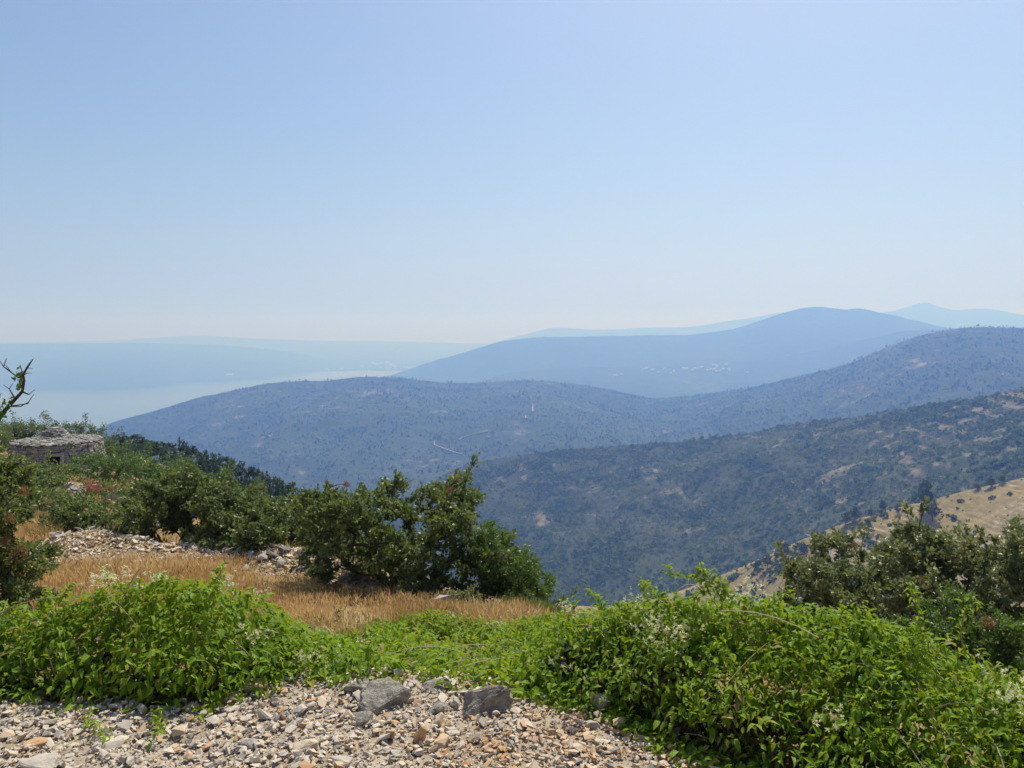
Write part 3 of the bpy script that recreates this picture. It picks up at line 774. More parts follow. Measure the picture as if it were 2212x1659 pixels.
# ------------------------------------------------------------------ stone hut
def build_hut():
    Y = 44.0
    c = on_ground(127, Y)
    gz_ = P(127, 1000, Y)[2]
    c[2] = gz_
    root = thing('stone_hut', 'round dry stone field hut with low cone roof and dark doorway', 'hut', c)
    R, wall_h = 2.28, 1.28
    eave = wall_h
    r = np.random.default_rng(41)
    view_az = math.atan2(-c[1], -c[0])
    door_az = view_az - 0.10          # faces the track, a little to the left
    half = 0.34 / R
    door_h = 0.72
    # core: thick ring with a door gap, inner chamber and shallow cone above
    mb = MB()
    th = np.linspace(door_az + half + 0.05, door_az + 2 * math.pi - half - 0.05, 49)
    Ro, Ri = R - 0.10, 1.35
    ring = []
    for t in th:
        ca, sa = math.cos(t), math.sin(t)
        ring += [(Ro * ca * 1.03, Ro * sa * 1.03, -0.6), (Ro * ca * .97, Ro * sa * .97, wall_h - 0.02), (Ri * ca, Ri * sa, -0.6), (Ri * ca, Ri * sa, wall_h - 0.02)]
    f = []
    for i in range(len(th) - 1):
        a, b = 4 * i, 4 * i + 4
        f += [(a, b, b + 1), (a, b + 1, a + 1), (a + 2, a + 3, b + 3), (a + 2, b + 3, b + 2)]
    for a in (0, 4 * (len(th) - 1)):
        f += [(a, a + 1, a + 3), (a, a + 3, a + 2)]
    mb.add(ring, f, 0.1)
    # slab over the door and the roof cone
    n = 40; t = np.linspace(0, 2 * np.pi, n, endpoint=False)
    cone = [(0, 0, wall_h + 0.33)] + [(Ro * .98 * math.cos(a), Ro * .98 * math.sin(a), wall_h) for a in t] + [(0, 0, wall_h - 0.03)]
    f = [(0, 1 + i, 1 + (i + 1) % n) for i in range(n)] + [(n + 1, 1 + (i + 1) % n, 1 + i) for i in range(n)]
    mb.add(cone, f, 0.15)
    t0 = np.linspace(door_az - half * 1.6, door_az + half * 1.6, 7)
    vv = []
    for q in t0:
        for rr_ in (Ri, Ro): 
            for zz in (door_h + 0.02, wall_h): vv.append((rr_ * math.cos(q), rr_ * math.sin(q), zz))
    f = []
    for i in range(6):
        a, b = 4 * i, 4 * i + 4
        f += [(a, b, b + 2), (a, b + 2, a + 2), (a + 2, b + 2, b + 3), (a + 2, b + 3, a + 3), (a + 1, a, b), (a + 1, b, b + 1)]
    mb.add(vv, f, 0.1)
    mb.build('core', M['wallstone'], root)
    # coursed wall stones; those that face the viewer are parts of their own
    variants = []
    for i in range(12):
        for tn in (0.1, 0.3, 0.45, 0.65):
            variants.append(make_mesh('stone', SLABS[i][0], SLABS[i][1], M['wallstone'], False, {'tint': np.full(len(SLABS[i][0]), tn)}))
    rest = MB(); singles = []
    z = -0.45
    while z < wall_h - 0.03:
        hgt = r.uniform(0.07, 0.16)
        a = r.random() * 0.1
        while a < 2 * math.pi:
            w = r.uniform(0.16, 0.42)
            aa = a + w / R / 2
            a += w / R + 0.006
            dd = (aa - door_az + math.pi) % (2 * math.pi) - math.pi
            if abs(dd) < half + 0.04 and z < door_h + 0.17 : continue
            batter = R * (1.045 - 0.07 * (z + 0.4) / 1.7) + r.uniform(-0.06, 0.06)
            Mx = np.array(Matrix.Rotation(aa + math.pi / 2 + r.uniform(-.16, .16), 3, 'Z') @ Matrix.Rotation(r.uniform(-.05, .05), 3, 'Y')) @ np.diag([w * 0.97, 0.26, hgt * 0.97])
            T = np.array([batter * math.cos(aa) * 0.965, batter * math.sin(aa) * 0.965, z + hgt / 2])
            front = math.cos(aa - view_az) > 0.0 and z > 0.15
            k = int(r.integers(0, len(variants)))
            if front and len(singles) < 240: singles.append((Mx, T, k))
            else: rest.add(SLABS[k // 4][0] @ Mx.T + T, SLABS[k // 4][1], (0.1, 0.3, 0.45, 0.65)[k % 4])
        z += hgt
    for Mx, T, k in singles:
        o = link('stone', variants[k], root)
        o.matrix_local = Matrix.Translation(T) @ Matrix(Mx).to_4x4()
    rest.build('wall_stones', M['wallstone'], root, False, 'stuff')
    # roof cover of small slabs
    rc = MB()
    for ring_r in np.arange(0.5, R * 0.99, 0.105):
        n = int(2 * math.pi * ring_r / 0.17)
        for i in range(n):
            a = 2 * math.pi * (i + r.random() * 0.8) / n
            zz = wall_h + 0.33 * (1 - ring_r / R) + r.uniform(-0.01, 0.085)
            Mx = np.array(Matrix.Rotation(a + r.uniform(-.5, .5), 3, 'Z') @ Matrix.Rotation(0.16 + r.uniform(-.25, .25), 3, 'Y')) @ np.diag([r.uniform(.13, .27), r.uniform(.14, .30), r.uniform(.035, .075)])
            k = int(r.integers(0, 12)); rq = ring_r + r.uniform(-.05, .05)
            rc.add(SLABS[k][0] @ Mx.T + np.array([rq * math.cos(a), rq * math.sin(a), zz]), SLABS[k][1], np.clip(r.normal(0.25, 0.18), 0, 1))
    rc.build('roof_slabs', M['wallstone'], root, False, 'stuff')
    # little cairn on the top: slabs one by one
    z = wall_h + 0.24
    for lay in range(8):
        lr = 0.60 * (1 - (lay / 8.3) ** 1.7) + 0.06
        n = max(2, int(2 * math.pi * lr / 0.30))
        for i in range(n):
            a = 2 * math.pi * (i + 0.5 * (lay % 2) + r.uniform(-.2, .2)) / n
            o = link('cap_stone', variants[int(r.integers(0, len(variants)))], root)
            Mx = np.array(Matrix.Rotation(a + math.pi / 2 + r.uniform(-.4, .4), 3, 'Z') @ Matrix.Rotation(r.uniform(-.16, .16), 3, 'X')) @ np.diag([r.uniform(.26, .44), r.uniform(.22, .4), r.uniform(.06, .095)])
            o.matrix_local = Matrix.Translation((-0.12 + lr * math.cos(a) * 0.85, lr * math.sin(a) * 0.85, z + r.uniform(-.015, .02))) @ Matrix(Mx).to_4x4()
        z += 0.075
    ax = Vector((math.cos(door_az), math.sin(door_az), 0))
    rot = Matrix.Rotation(door_az + math.pi / 2, 3, 'Z')
    o = link('lintel', make_mesh('lintel', SLABS[3][0], SLABS[3][1], M['wallstone'], False, {'tint': np.full(len(SLABS[3][0]), 0.55)}), root)
    o.matrix_local = Matrix.Translation(Vector((0, 0, door_h + 0.085)) + ax * (R * 0.975)) @ (rot @ Matrix.Diagonal((0.98, 0.36, 0.17))).to_4x4()
    for s in (-1, 1):
        o = link('door_jamb', make_mesh('door_jamb', SLABS[5][0], SLABS[5][1], M['wallstone'], False, {'tint': np.full(len(SLABS[5][0]), 0.6)}), root)
        side = Vector((-math.sin(door_az), math.cos(door_az), 0))
        o.matrix_local = Matrix.Translation(ax * (R * 0.985) + side * (s * 0.41) + Vector((0, 0, door_h / 2 - 0.1))) @ (rot @ Matrix.Diagonal((0.17, 0.42, door_h + 0.24))).to_4x4()
build_hut()

# ------------------------------------------------------------------ shrubs on the left
SG = 'dark shrubs along the terrace edge'
shrub('leafy_shrub', 'large dark shrub in the middle with loose shoots above the dry grass', 'shrub', 860, 9.4,
      [(668, 1080), (700, 1030), (740, 1030), (790, 1018), (850, 1030), (900, 1060), (950, 1030), (990, 1020), (1040, 1090), (1080, 1130), (1100, 1190)], M['shrub'], SG, 640, 50, 0.062, 0.20, 1.5, 101, 5, 11, 0.34, 0.4, 0.46,
      seeds=[(748, 1046, 0.05), (972, 1058, 0.05), (985, 1036, 0.035)], spur=18, r0=0.0036)
shrub('leafy_shrub', 'paler green shrub sloping down beside the large central shrub', 'shrub', 1110, 9.0,
      [(1030, 1120), (1075, 1105), (1110, 1150), (1145, 1190), (1180, 1245), (1205, 1285)], M['shrub_green'], SG, 380, 60, 0.042, 0.16, 1.1, 111, 3, 8, 0.22, 0.9, 0.5, spur=8, width=0.6)
shrub('leafy_shrub', 'dense dark shrub left of the large central shrub', 'shrub', 590, 11.6,
      [(480, 1085), (520, 1070), (570, 1060), (620, 1065), (660, 1075), (700, 1085)], M['shrub'], SG, 400, 54, 0.064, 0.21, 1.5, 121, 4, 7, 0.35, 0.8, 0.5, spur=12)
shrub('leafy_shrub', 'tall glossy shrub behind the pale gravel bank', 'shrub', 400, 12.2,
      [(292, 1040), (330, 1020), (370, 1008), (420, 1002), (460, 1010), (500, 1040), (520, 1060)], M['shrub'], SG, 440, 56, 0.066, 0.22, 1.5, 131, 4, 7, 0.35, 0.6, 0.46, seeds=[(545, 1050, 0.04)], spur=18)
shrub('leafy_shrub', 'low shrub carrying red seed heads under the stone hut', 'shrub', 170, 13.5,
      [(95, 1085), (140, 1075), (190, 1070), (240, 1090), (285, 1110)], M['shrub'], SG, 260, 48, 0.06, 0.2, 1.2, 141, 3, 7, 0.4, 0.35, 0.55, spur=10,
      seeds=[(193, 1054, 0.10), (212, 1056, 0.09), (240, 1056, 0.06), (234, 1142, 0.06), (104, 1086, 0.05)], seedmat='red')
root, base, nodes, par, rad = shrub('leafy_shrub', 'leafy shrub cut by the left edge with a bare dead branch rising', 'shrub', -30, 6.6,
      [(-220, 870), (-140, 860), (-70, 880), (-25, 925), (10, 990), (40, 1050), (75, 1110)], M['shrub'], SG, 520, 56, 0.05, 0.16, 1.1, 151, 6, 7, 0.3, 0.1, 0.6, spur=5, sd=0.28,
      seeds=[(20, 1120, 0.05), (52, 1060, 0.05), (40, 1195, 0.07), (10, 1170, 0.05)], seedmat='seed')
# dead branch of that shrub
db = MB()
dn = [P(*q) for q in [(-30, 960, 6.5), (0, 900, 6.5), (18, 878, 6.48), (33, 862, 6.46), (48, 846, 6.45), (52, 822, 6.44), (50, 810, 6.42), (58, 795, 6.4), (66, 783, 6.4), (72, 775, 6.4),
      (40, 816, 6.5), (25, 805, 6.52), (8, 792, 6.55), (0, 780, 6.6), (14, 774, 6.55), (13, 790, 6.55), (44, 790, 6.5), (62, 852, 6.4), (75, 842, 6.4), (60, 872, 6.4), (68, 858, 6.4), (20, 840, 6.5), (8, 832, 6.52), (62, 795, 6.38), (70, 796, 6.4), (28, 828, 6.48), (60, 806, 6.41), (68, 806, 6.41), (45, 878, 6.4), (62, 868, 6.4), (73, 852, 6.4)]]
dp = [-1, 0, 1, 2, 3, 4, 5, 6, 7, 8, 6, 10, 11, 12, 12, 11, 6, 4, 17, 2, 19, 3, 21, 7, 23, 21, 6, 26, 2, 28, 29]
dr = np.array([.022, .018, .016, .014, .012, .010, .009, .008, .006, .003, .006, .005, .0045, .003, .0025, .003, .003, .005, .002, .004, .002, .005, .002, .003, .002, .002, .003, .002, .004, .003, .002])
tubes(db, np.array(dn) - base, np.array(dp), dr, 6, 0.3)
db.build('dead_branch', M['bark'], root, True)
dl = MB(); dt = np.array([P(5, 880, 6.45), P(20, 872, 6.45), P(42, 832, 6.42), P(38, 812, 6.45), P(-10, 868, 6.5), P(10, 895, 6.45)]) - base
leaves_at(dl, dt, unit(np.array([[.4, 0, 1.]] * 6)), 16, 0.045, 0.10, 5, LEAF4, 0.45)
dl.build('leaf_tuft', M['shrub_green'], root, False, 'stuff')

SH = 'bushes round the stone hut'
hutside = [
    ('bright green bush in front of the stone hut right of its doorway', 195, 34, [(136, 1006), (150, 984), (185, 978), (230, 980), (275, 994)], 'shrub_green', 190, 0.55, 3.0),
    ('green bush filling the slope right of the hut below the pines', 300, 36, [(228, 985), (270, 985), (320, 1000), (380, 1015)], 'shrub_green', 170, 0.45, 3.2),
    ('bushy mass left of the hut doorway', 45, 30, [(-40, 985), (10, 985), (45, 992), (75, 1005), (100, 1022)], 'shrub', 190, 0.62, 2.6),
    ('bush growing in front of the rubble heap at far left', 90, 20, [(50, 1072), (72, 1055), (95, 1058), (112, 1085)], 'shrub_green', 140, 0.4, 1.4),
    ('tall bush left of the hut roof cut by the left edge', 5, 50, [(-60, 905), (0, 900), (30, 925), (45, 945)], 'shrub', 150, 0.5, 3.0),
    ('dark bush leaning on the right side of the hut', 228, 47, [(214, 950), (226, 935), (240, 938), (252, 960)], 'shrub', 110, 0.2, 2.2),
    ('green bush on the brow right of the hut under the first pines', 345, 52, [(296, 992), (330, 980), (365, 984), (400, 1002)], 'shrub_green', 150, 0.4, 3.5),
    ('rounded evergreen bush behind the left of the hut roof', 62, 58, [(30, 905), (50, 890), (75, 892), (98, 905)], 'shrub', 150, 0.35, 3.0),
    ('evergreen bush behind the hut cairn', 130, 60, [(98, 908), (120, 900), (145, 902), (165, 915)], 'shrub', 140, 0.4, 3.0),
    ('spiky evergreen bush behind the right of the hut roof', 192, 60, [(160, 920), (178, 908), (190, 915), (212, 922), (228, 940)], 'shrub', 140, 0.35, 3.0),
    ('broad green bush behind the tall glossy shrub', 430, 26, [(330, 1040), (380, 1020), (430, 1015), (480, 1030), (540, 1050)], 'shrub_green', 200, 0.4, 3.0),
    ('dark bush in the gap between the terrace shrubs and the pines', 600, 24, [(520, 1070), (560, 1065), (620, 1075), (690, 1100)], 'shrub', 200, 0.4, 3.0),
    ('dull green bush spreading below the row of pines', 480, 44, [(380, 1015), (430, 1012), (490, 1030), (560, 1055)], 'shrub', 200, 0.45, 5.0),
    ('low dark bush behind the left of the large central shrub', 720, 17, [(650, 1120), (690, 1110), (740, 1120), (800, 1150)], 'shrub', 180, 0.4, 2.0),
    ('green bush at the foot of the pines far down the slope', 640, 52, [(560, 1075), (600, 1075), (660, 1095), (720, 1130)], 'shrub_green', 180, 0.35, 5.0),
    ('small olive bush between the rubble heap and the glossy shrub', 330, 20, [(285, 1060), (320, 1045), (360, 1050), (400, 1075)], 'shrub', 150, 0.55, 1.8),
    ('rust tinged bush at the left below the hut bushes', 60, 16, [(10, 1080), (40, 1050), (80, 1050), (115, 1085)], 'shrub', 170, 0.75, 1.3),
    ('yellowish low bush under the red seed heads', 130, 15.5, [(85, 1120), (115, 1098), (150, 1100), (190, 1125)], 'shrub_green', 150, 0.75, 1.0),
    ('dark little bush between the gravel bank and the red seed heads', 255, 14.6, [(215, 1125), (240, 1105), (275, 1105), (300, 1125)], 'shrub', 130, 0.4, 1.0),
    ('green bush just below the hut heap of stones', 215, 22, [(160, 1075), (190, 1058), (230, 1058), (265, 1075)], 'shrub_green', 150, 0.45, 1.6),
    ('grey green bush left of the hut heap of stones', 75, 24, [(25, 1035), (55, 1022), (90, 1028), (112, 1050)], 'shrub', 150, 0.55, 2.0),
    ('olive green bush on the slope below the hut', 255, 24, [(195, 1075), (230, 1045), (270, 1040), (310, 1060)], 'shrub', 150, 0.5, 1.8),
]
for i, (lab, px, Y, tops, m, nt, mean, dep) in enumerate(hutside):
    shrub('bush', lab, 'bush', px, Y, tops, M[m], SH, nt, 38, 0.085 * (Y / 30) ** 0.5 * 1.2, 0.16 * (Y / 12), dep, 200 + 10 * i, 3, 5, 0.4, 1.0, mean, LEAF4 if Y < 30 else LEAF2, spur=8, r0=0.006, puffs=1.05)

# ------------------------------------------------------------------ pines
def pine_mesh(seed, h, w, near=True):
    """broad rounded pine: trunk with limbs, crown of needle tufts; returns two meshes"""
    r = np.random.default_rng(seed)
    lumps = []
    for k in range(9):
        t = 0.34 + 0.6 * k / 8
        a = k * 2.4 + r.random()
        rr_ = w * 0.5 * (1.05 - 0.75 * abs(t - 0.5) * 1.3) * r.uniform(0.5, 0.75)
        off = w * 0.5 * max(0.05, (1.1 - t)) * 0.75
        lumps.append((off * math.cos(a), off * math.sin(a), h * t, rr_, rr_, h * 0.11 * r.uniform(0.9, 1.3)))
    lumps.append((0, 0, h * 0.90, w * 0.16, w * 0.16, h * 0.11)); lumps.append((0, 0, h * 0.5, w * 0.33, w * 0.33, h * 0.2))
    tips = crown_points(lumps, 170, seed + 1, 0.6)
    nodes, par, rad, dirs = skeleton((0, 0, -0.2), tips, 1, 0.0, 0.012 * h / 6, 0.08, seed + 2, 0.2)
    mb = MB(); tubes(mb, nodes, par, rad, 5)
    tk = mb.mesh('trunk', M['bark'], True)
    lf = MB()
    leaves_at(lf, tips, unit(dirs + np.array([0, 0, .5])), 34, h * 0.052, h * 0.075, seed + 3, LEAF2, 0.5, 0.2, 0.6, 1.1, 0.42)
    return tk, lf.mesh('crown', M['pine'])
PINES = [pine_mesh(500 + i, 6.0, 4.2 + 0.5 * (i % 3)) for i in range(5)]

def pine(label, base, height, k, group, rot=0.0, sx=1.0):
    o = thing('pine_tree', label, 'tree', base, group)
    for n, me in zip(('trunk', 'crown'), PINES[k]):
        q = link(n, me, o)
    s = height / 6.0
    o.scale = (s * sx, s * sx, s); o.rotation_euler[2] = rot
    return o

TG = 'pines on the slope beyond the hut'
slope = [(258, 940, 64, 1.25), (288, 945, 72, 1.3), (312, 950, 80, 1.3), (338, 958, 76, 1.35), (366, 962, 84, 1.2), (392, 954, 88, 0.9), (412, 966, 90, 1.2), (440, 975, 86, 1.25), (466, 984, 92, 1.2), (492, 992, 88, 1.2), (520, 1004, 92, 1.25), (548, 1010, 86, 1.2), (574, 1020, 90, 1.1), (600, 1034, 84, 1.2), (626, 1048, 80, 1.1), (650, 1062, 76, 1.1), (680, 1085, 74, 1.1)]
words = ['first', 'second', 'third', 'fourth', 'fifth', 'sixth', 'seventh', 'eighth', 'ninth', 'tenth', 'eleventh', 'twelfth', 'thirteenth', 'fourteenth', 'fifteenth', 'sixteenth', 'seventeenth']
for i, (px, py, Y, sx_) in enumerate(slope):
    top = P(px, py, Y); g = H1(top[0], Y)
    hgt = max(top[2] - g, 2.0)
    pine('pine on the slope beyond the hut, %s from the hut down the line' % words[i], (top[0], Y, g), hgt, i % 5, TG, i * 1.7, sx_ * min(1.6, 3.6 / hgt * 1.15))

# pines and dark round trees on the terraced spur and hillside across
def hill_at(h, px, py):
    """point of the front slope of a hill seen at this pixel"""
    u = np.interp(px, h.px, np.arange(h.nu)); i = int(u)
    x, y, z = h.x[i, :h.nv], h.y[i, :h.nv], h.z[i, :h.nv]
    d = y * math.cos(PITCH) - (z - EYE) * math.sin(PITCH)
    v_ = CY - FPX * (y * math.sin(PITCH) + (z - EYE) * math.cos(PITCH)) / d
    j = int(np.argmin(np.abs(v_ - py)))
    return np.array([x[j], y[j], z[j]])
spur_trees = [
    (2003, 1108, 72, 1.0, 'tallest dark pine on the ridge of the dry terraced spur'),
    (2022, 1125, 46, 1.0, 'shorter pine just right of the tallest one on the spur'),
    (2010, 1168, 34, 1.0, 'bushy pine below the tallest pine on the terraced spur'),
    (1940, 1110, 22, 1.1, 'small rounded tree standing alone on the dry spur'),
    (1906, 1103, 26, 1.2, 'rounded tree on the spur crest left of the lone round one'),
    (1878, 1158, 38, 0.9, 'narrow dark tree on the terraces left of the lone round one'),
    (1886, 1120, 22, 0.9, 'small dark tree above the narrow tree on the terraces'),
    (1850, 1122, 30, 1.5, 'broad green tree at the left end of the bare spur crest'),
    (1832, 1132, 26, 1.5, 'low broad tree next to the scrub at the spur crest'),
    (2140, 1052, 22, 1.5, 'dark rounded tree on the spur skyline near the right edge'),
    (2168, 1042, 16, 1.5, 'small bush-like tree on the spur skyline at far right'),
    (2112, 1058, 14, 1.6, 'tiny rounded tree on the spur skyline right of the tallest pine'),
    (1945, 1140, 12, 1.2, 'tiny bush-like tree below the lone round tree'),
    (1700, 1210, 40, 1.2, 'dark tree low on the left flank of the terraced spur'),
    (1660, 1228, 34, 1.3, 'second dark tree low on the left flank of the spur'),
    (1735, 1200, 30, 1.3, 'green tree on the spur flank nearest the bare terraces'),
]
for i, (px, py, hpx, sx_, lab) in enumerate(spur_trees):
    b = hill_at(hillB, px, py)
    pine(lab, tuple(b - np.array([0, 0, 0.2])), hpx / FPX * b[1], (i * 2) % 5, 'trees on the dry terraced spur', i * 1.1, sx_)
b = hill_at(hillA, 1368, 972)
pine('solitary dark tree on the skyline of the scrub slope', tuple(b), 15 / FPX * b[1], 2, None, 0.4, 1.0)

# ------------------------------------------------------------------ shrubs on the right
SR = 'shrubs on the right below the track'
shrub('leafy_shrub', 'olive leaved shrub in front of the valley right of centre', 'shrub', 1800, 8.6,
      [(1715, 1215), (1745, 1180), (1790, 1160), (1830, 1150), (1870, 1165), (1910, 1185), (1950, 1210)], M['shrub_grey'], SR, 300, 52, 0.056, 0.17, 1.1, 301, 4, 6, 0.25, 0.6, 0.5, spur=20, seeds=[(1845, 1178, 0.04)])
shrub('leafy_shrub', 'tall shrub near the right edge with yellowing shoot tips', 'shrub', 2060, 7.6,
      [(1925, 1200), (1960, 1160), (2000, 1140), (2040, 1130), (2060, 1110), (2085, 1150), (2110, 1180)], M['shrub_grey'], SR, 310, 50, 0.056, 0.17, 1.0, 311, 4, 6, 0.25, 0.6, 0.55, spur=24, seeds=[(1990, 1250, 0.04)])
shrub('leafy_shrub', 'dark branched shrub cut by the right edge', 'shrub', 2210, 7.0,
      [(2100, 1190), (2140, 1140), (2180, 1110), (2230, 1110), (2290, 1120), (2350, 1150)], M['shrub_grey'], SR, 280, 48, 0.054, 0.17, 1.0, 321, 4, 6, 0.25, 0.5, 0.5, spur=16)
shrub('leafy_shrub', 'small grey green shrub left of the olive leaved one', 'shrub', 1700, 8.8,
      [(1650, 1285), (1675, 1262), (1705, 1255), (1735, 1262), (1765, 1280)], M['shrub_green'], SR, 120, 50, 0.036, 0.13, 0.7, 331, 3, 5, 0.2, 0.8, 0.45, spur=8)
shrub('leafy_shrub', 'feathery green shrub with brown seed heads at the right edge', 'shrub', 2130, 5.4,
      [(1980, 1400), (2030, 1345), (2090, 1310), (2150, 1300), (2220, 1310), (2300, 1330)], M['shrub_green'], SR, 240, 60, 0.036, 0.14, 0.9, 341, 3, 6, 0.25, 0.8, 0.55, spur=14, seeds=[(2135, 1345, 0.05)])

# ------------------------------------------------------------------ creeper mounds along the track edge
LEAFOBJ = {}
for k in range(3):
    for tn in (0.25, 0.45, 0.6, 0.8):
        LEAFOBJ[(k, tn)] = make_mesh('leaf', LEAF8[k][0], LEAF8[k][1], M['creeper'], False, {'tint': np.full(8, tn)})

def creeper(name, label, top, bottom, yf, yb, rad, nleaf, seed, nflower=8, rows=5, dx=62, leaf=0.043, sprigs=(), droop=0.35, singles=260, flpts=(), steep=2.3):
    """a sprawling mound: overlapping leafy lumps between its front foot and its crest"""
    r = np.random.default_rng(seed)
    x0, x1 = top[0][0], top[-1][0]
    lumps = []
    for px in np.arange(x0, x1 + 1, dx):
        for j in range(rows):
            t = j / (rows - 1)
            q = px + r.uniform(-.4, .4) * dx
            pt, pb = pcurve(top, q) + (26 if steep > 2 else 10) * float(fbm(np.array([q / 55.0]), np.array([seed * 0.37]), seed, 3)[0]), pcurve(bottom, q)
            Yf, Yb = pcurve(yf, q), pcurve(yb, q)
            tt = np.clip(t + r.uniform(-.1, .1), 0, 1)
            # convex section: the foot rises steeply, the crown leans back
            Yq = Yf + (Yb - Yf) * tt ** steep
            py = pb + (pt - pb) * tt
            rd = rad * r.choice([0.5, 0.7, 0.9, 1.2, 1.6]) * r.uniform(0.85, 1.15)
            py = min(py + rd * 0.85 * FPX / Yq * (0.5 + 0.5 * t), pb)
            c = P(q, py, Yq + rd * 0.6 + rad * r.uniform(-0.35, 0.45))
            lumps.append((*c, rd * r.uniform(.9, 1.3), rd, rd * r.uniform(.7, 1.0)))
        for j in range(3):                           # far side, falling away
            q = px + r.uniform(-.4, .4) * dx; Yb = pcurve(yb, q) + rad * (1.0 + 1.4 * j)
            c = P(q, pcurve(top, q) + rad * FPX / Yb * 1.15, Yb)
            c[2] -= 0.12 * j * j * rad / 0.15
            lumps.append((*c, rad * 1.2, rad * 1.2, rad))
    L = np.array(lumps)
    w = (L[:, 3] * L[:, 5]); w /= w.sum()
    k = r.choice(len(L), nleaf, p=w)
    d = unit(r.normal(size=(nleaf, 3)) * np.array([1, 1, 0.8]) + np.array([0, -0.15, 0.75]))
    q = 1.08 - 0.6 * r.random(nleaf) ** 1.8
    pos = L[k, :3] + d * L[k, 3:] * q[:, None]
    hole = fbm(pos[:, 0] * 3.4 + 7, pos[:, 2] * 4.2 + pos[:, 1] * 1.3, seed + 3, 3) < (-0.17 if steep > 2 else -0.6) - 0.5 * (d[:, 2] > 0.6) - 0.6 * (pos[:, 2] > np.percentile(L[:, 2], 78))
    hole |= q < 0.70
    pos = pos[~hole]; d = d[~hole]; q = q[~hole]; nleaf = len(pos)
    g = H(pos[:, 0], pos[:, 1])
    pos[:, 2] = np.maximum(pos[:, 2], g + 0.015 + 0.03 * r.random(nleaf))
    # leaves lie like loose shingles: pointing out and down, face up and out
    flat = d.copy(); flat[:, 2] = 0
    dl = unit(unit(flat + 1e-3) * 0.6 + unit(r.normal(size=(nleaf, 3))) * 0.75 + np.array([0, 0, -droop]))
    nn = unit(d * 0.22 + np.array([0, 0.12, 1.0]) + unit(r.normal(size=(nleaf, 3))) * 0.62)
    size = leaf * r.uniform(0.6, 1.35, nleaf)
    young = smooth(0.9, 1.05, q) * 0.12
    patch = 0.22 * fbm(pos[:, 0] * 2.2, pos[:, 1] * 2.2, seed, 3)
    tint = np.clip(0.44 + young + patch + r.normal(0, 0.16, nleaf), 0, 1)
    yellow = r.random(nleaf) < 0.022
    tint[yellow] = 1.0
    Mx = frames(dl, nn, size)
    base = np.array([L[:, 0].mean(), L[:, 1].mean(), 0]); base[2] = H1(base[0], base[1])
    root = thing(name, label, 'creeper', base, 'green creeper mounds along the track edge')
    # the leaves that show largest are parts of their own
    camv = unit(np.array([0, 0, EYE]) - pos)
    facing = np.abs((camv * (Mx[:, :, 2] / size[:, None])).sum(1))
    dist = np.linalg.norm(pos - np.array([0, 0, EYE]), axis=1)
    score = size / dist * (0.35 + facing) * (q > 0.93) * ((d * camv).sum(1) > 0.15) * (0.6 + 0.8 * r.random(nleaf))
    depth_ = pos[:, 1] * math.cos(PITCH) - (pos[:, 2] - EYE) * math.sin(PITCH)
    sxp = CX + FPX * pos[:, 0] / depth_; syp = CY - FPX * (pos[:, 1] * math.sin(PITCH) + (pos[:, 2] - EYE) * math.cos(PITCH)) / depth_
    score *= (sxp > 10) & (sxp < 2200) & (syp < 1650)
    pick = np.argsort(-score)[:singles]
    mask = np.ones(nleaf, bool); mask[pick] = False
    tns = np.array([0.25, 0.45, 0.6, 0.8])
    for i in pick:
        o = link('leaf', LEAFOBJ[(int(i) % 3, float(tns[np.argmin(np.abs(tns - tint[i]))]))], root)
        m4 = np.eye(4); m4[:3, :3] = Mx[i]; m4[:3, 3] = pos[i] - base
        o.matrix_local = Matrix(m4)
    core = MB(); NL = len(L)  # added twig tangle, coloured dark so gaps between leaves look shaded
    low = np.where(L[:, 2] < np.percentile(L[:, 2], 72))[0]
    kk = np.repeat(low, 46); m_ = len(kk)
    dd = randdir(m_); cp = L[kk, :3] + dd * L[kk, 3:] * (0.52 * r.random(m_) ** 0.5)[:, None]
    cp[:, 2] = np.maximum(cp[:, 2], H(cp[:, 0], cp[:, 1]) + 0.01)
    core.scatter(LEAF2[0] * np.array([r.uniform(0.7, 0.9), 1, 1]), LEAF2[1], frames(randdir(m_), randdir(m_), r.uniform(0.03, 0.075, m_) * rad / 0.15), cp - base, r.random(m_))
    if steep > 2: core.build('shade_twigs', M['twig'], root, False, 'stuff')
    lf = MB(); kind = np.arange(nleaf) % 3
    inner = q < 0.99
    s = mask & inner
    lf.scatter(LEAF4[0], LEAF4[1], Mx[s], pos[s] - base, tint[s])
    for t in range(3):
        s = mask & (kind == t) & ~inner
        lf.scatter(LEAF8[t][0], LEAF8[t][1], Mx[s], pos[s] - base, tint[s])
    # stems: arching runners inside the mound, and loose sprigs with paired leaves
    st = MB()
    for i in range(int(len(L) * 1.3)):
        a, b2 = L[r.integers(len(L)), :3], None
        near = np.argsort(np.linalg.norm(L[:, :3] - a, axis=1))[1:9]
        b2 = L[r.choice(near), :3]
        a0 = a + r.normal(0, rad * .5, 3); b0 = b2 + r.normal(0, rad * .6, 3); m0 = (a0 + b0) / 2 + np.array([0, 0, rad * r.uniform(.1, .7)])
        tt = np.linspace(0, 1, 6)[:, None]
        crv = (1 - tt) ** 2 * a0 + 2 * tt * (1 - tt) * m0 + tt ** 2 * b0
        crv[:, 2] = np.maximum(crv[:, 2], H(crv[:, 0], crv[:, 1]) + 0.01)
        tubes(st, crv - base, np.arange(-1, 5), np.full(6, r.choice([0.0016, 0.0024])), 3, r.random())
    crest = np.argsort(-L[:, 2] - 0.15 * r.random(len(L)))[:len(L) // 3]
    auto = []
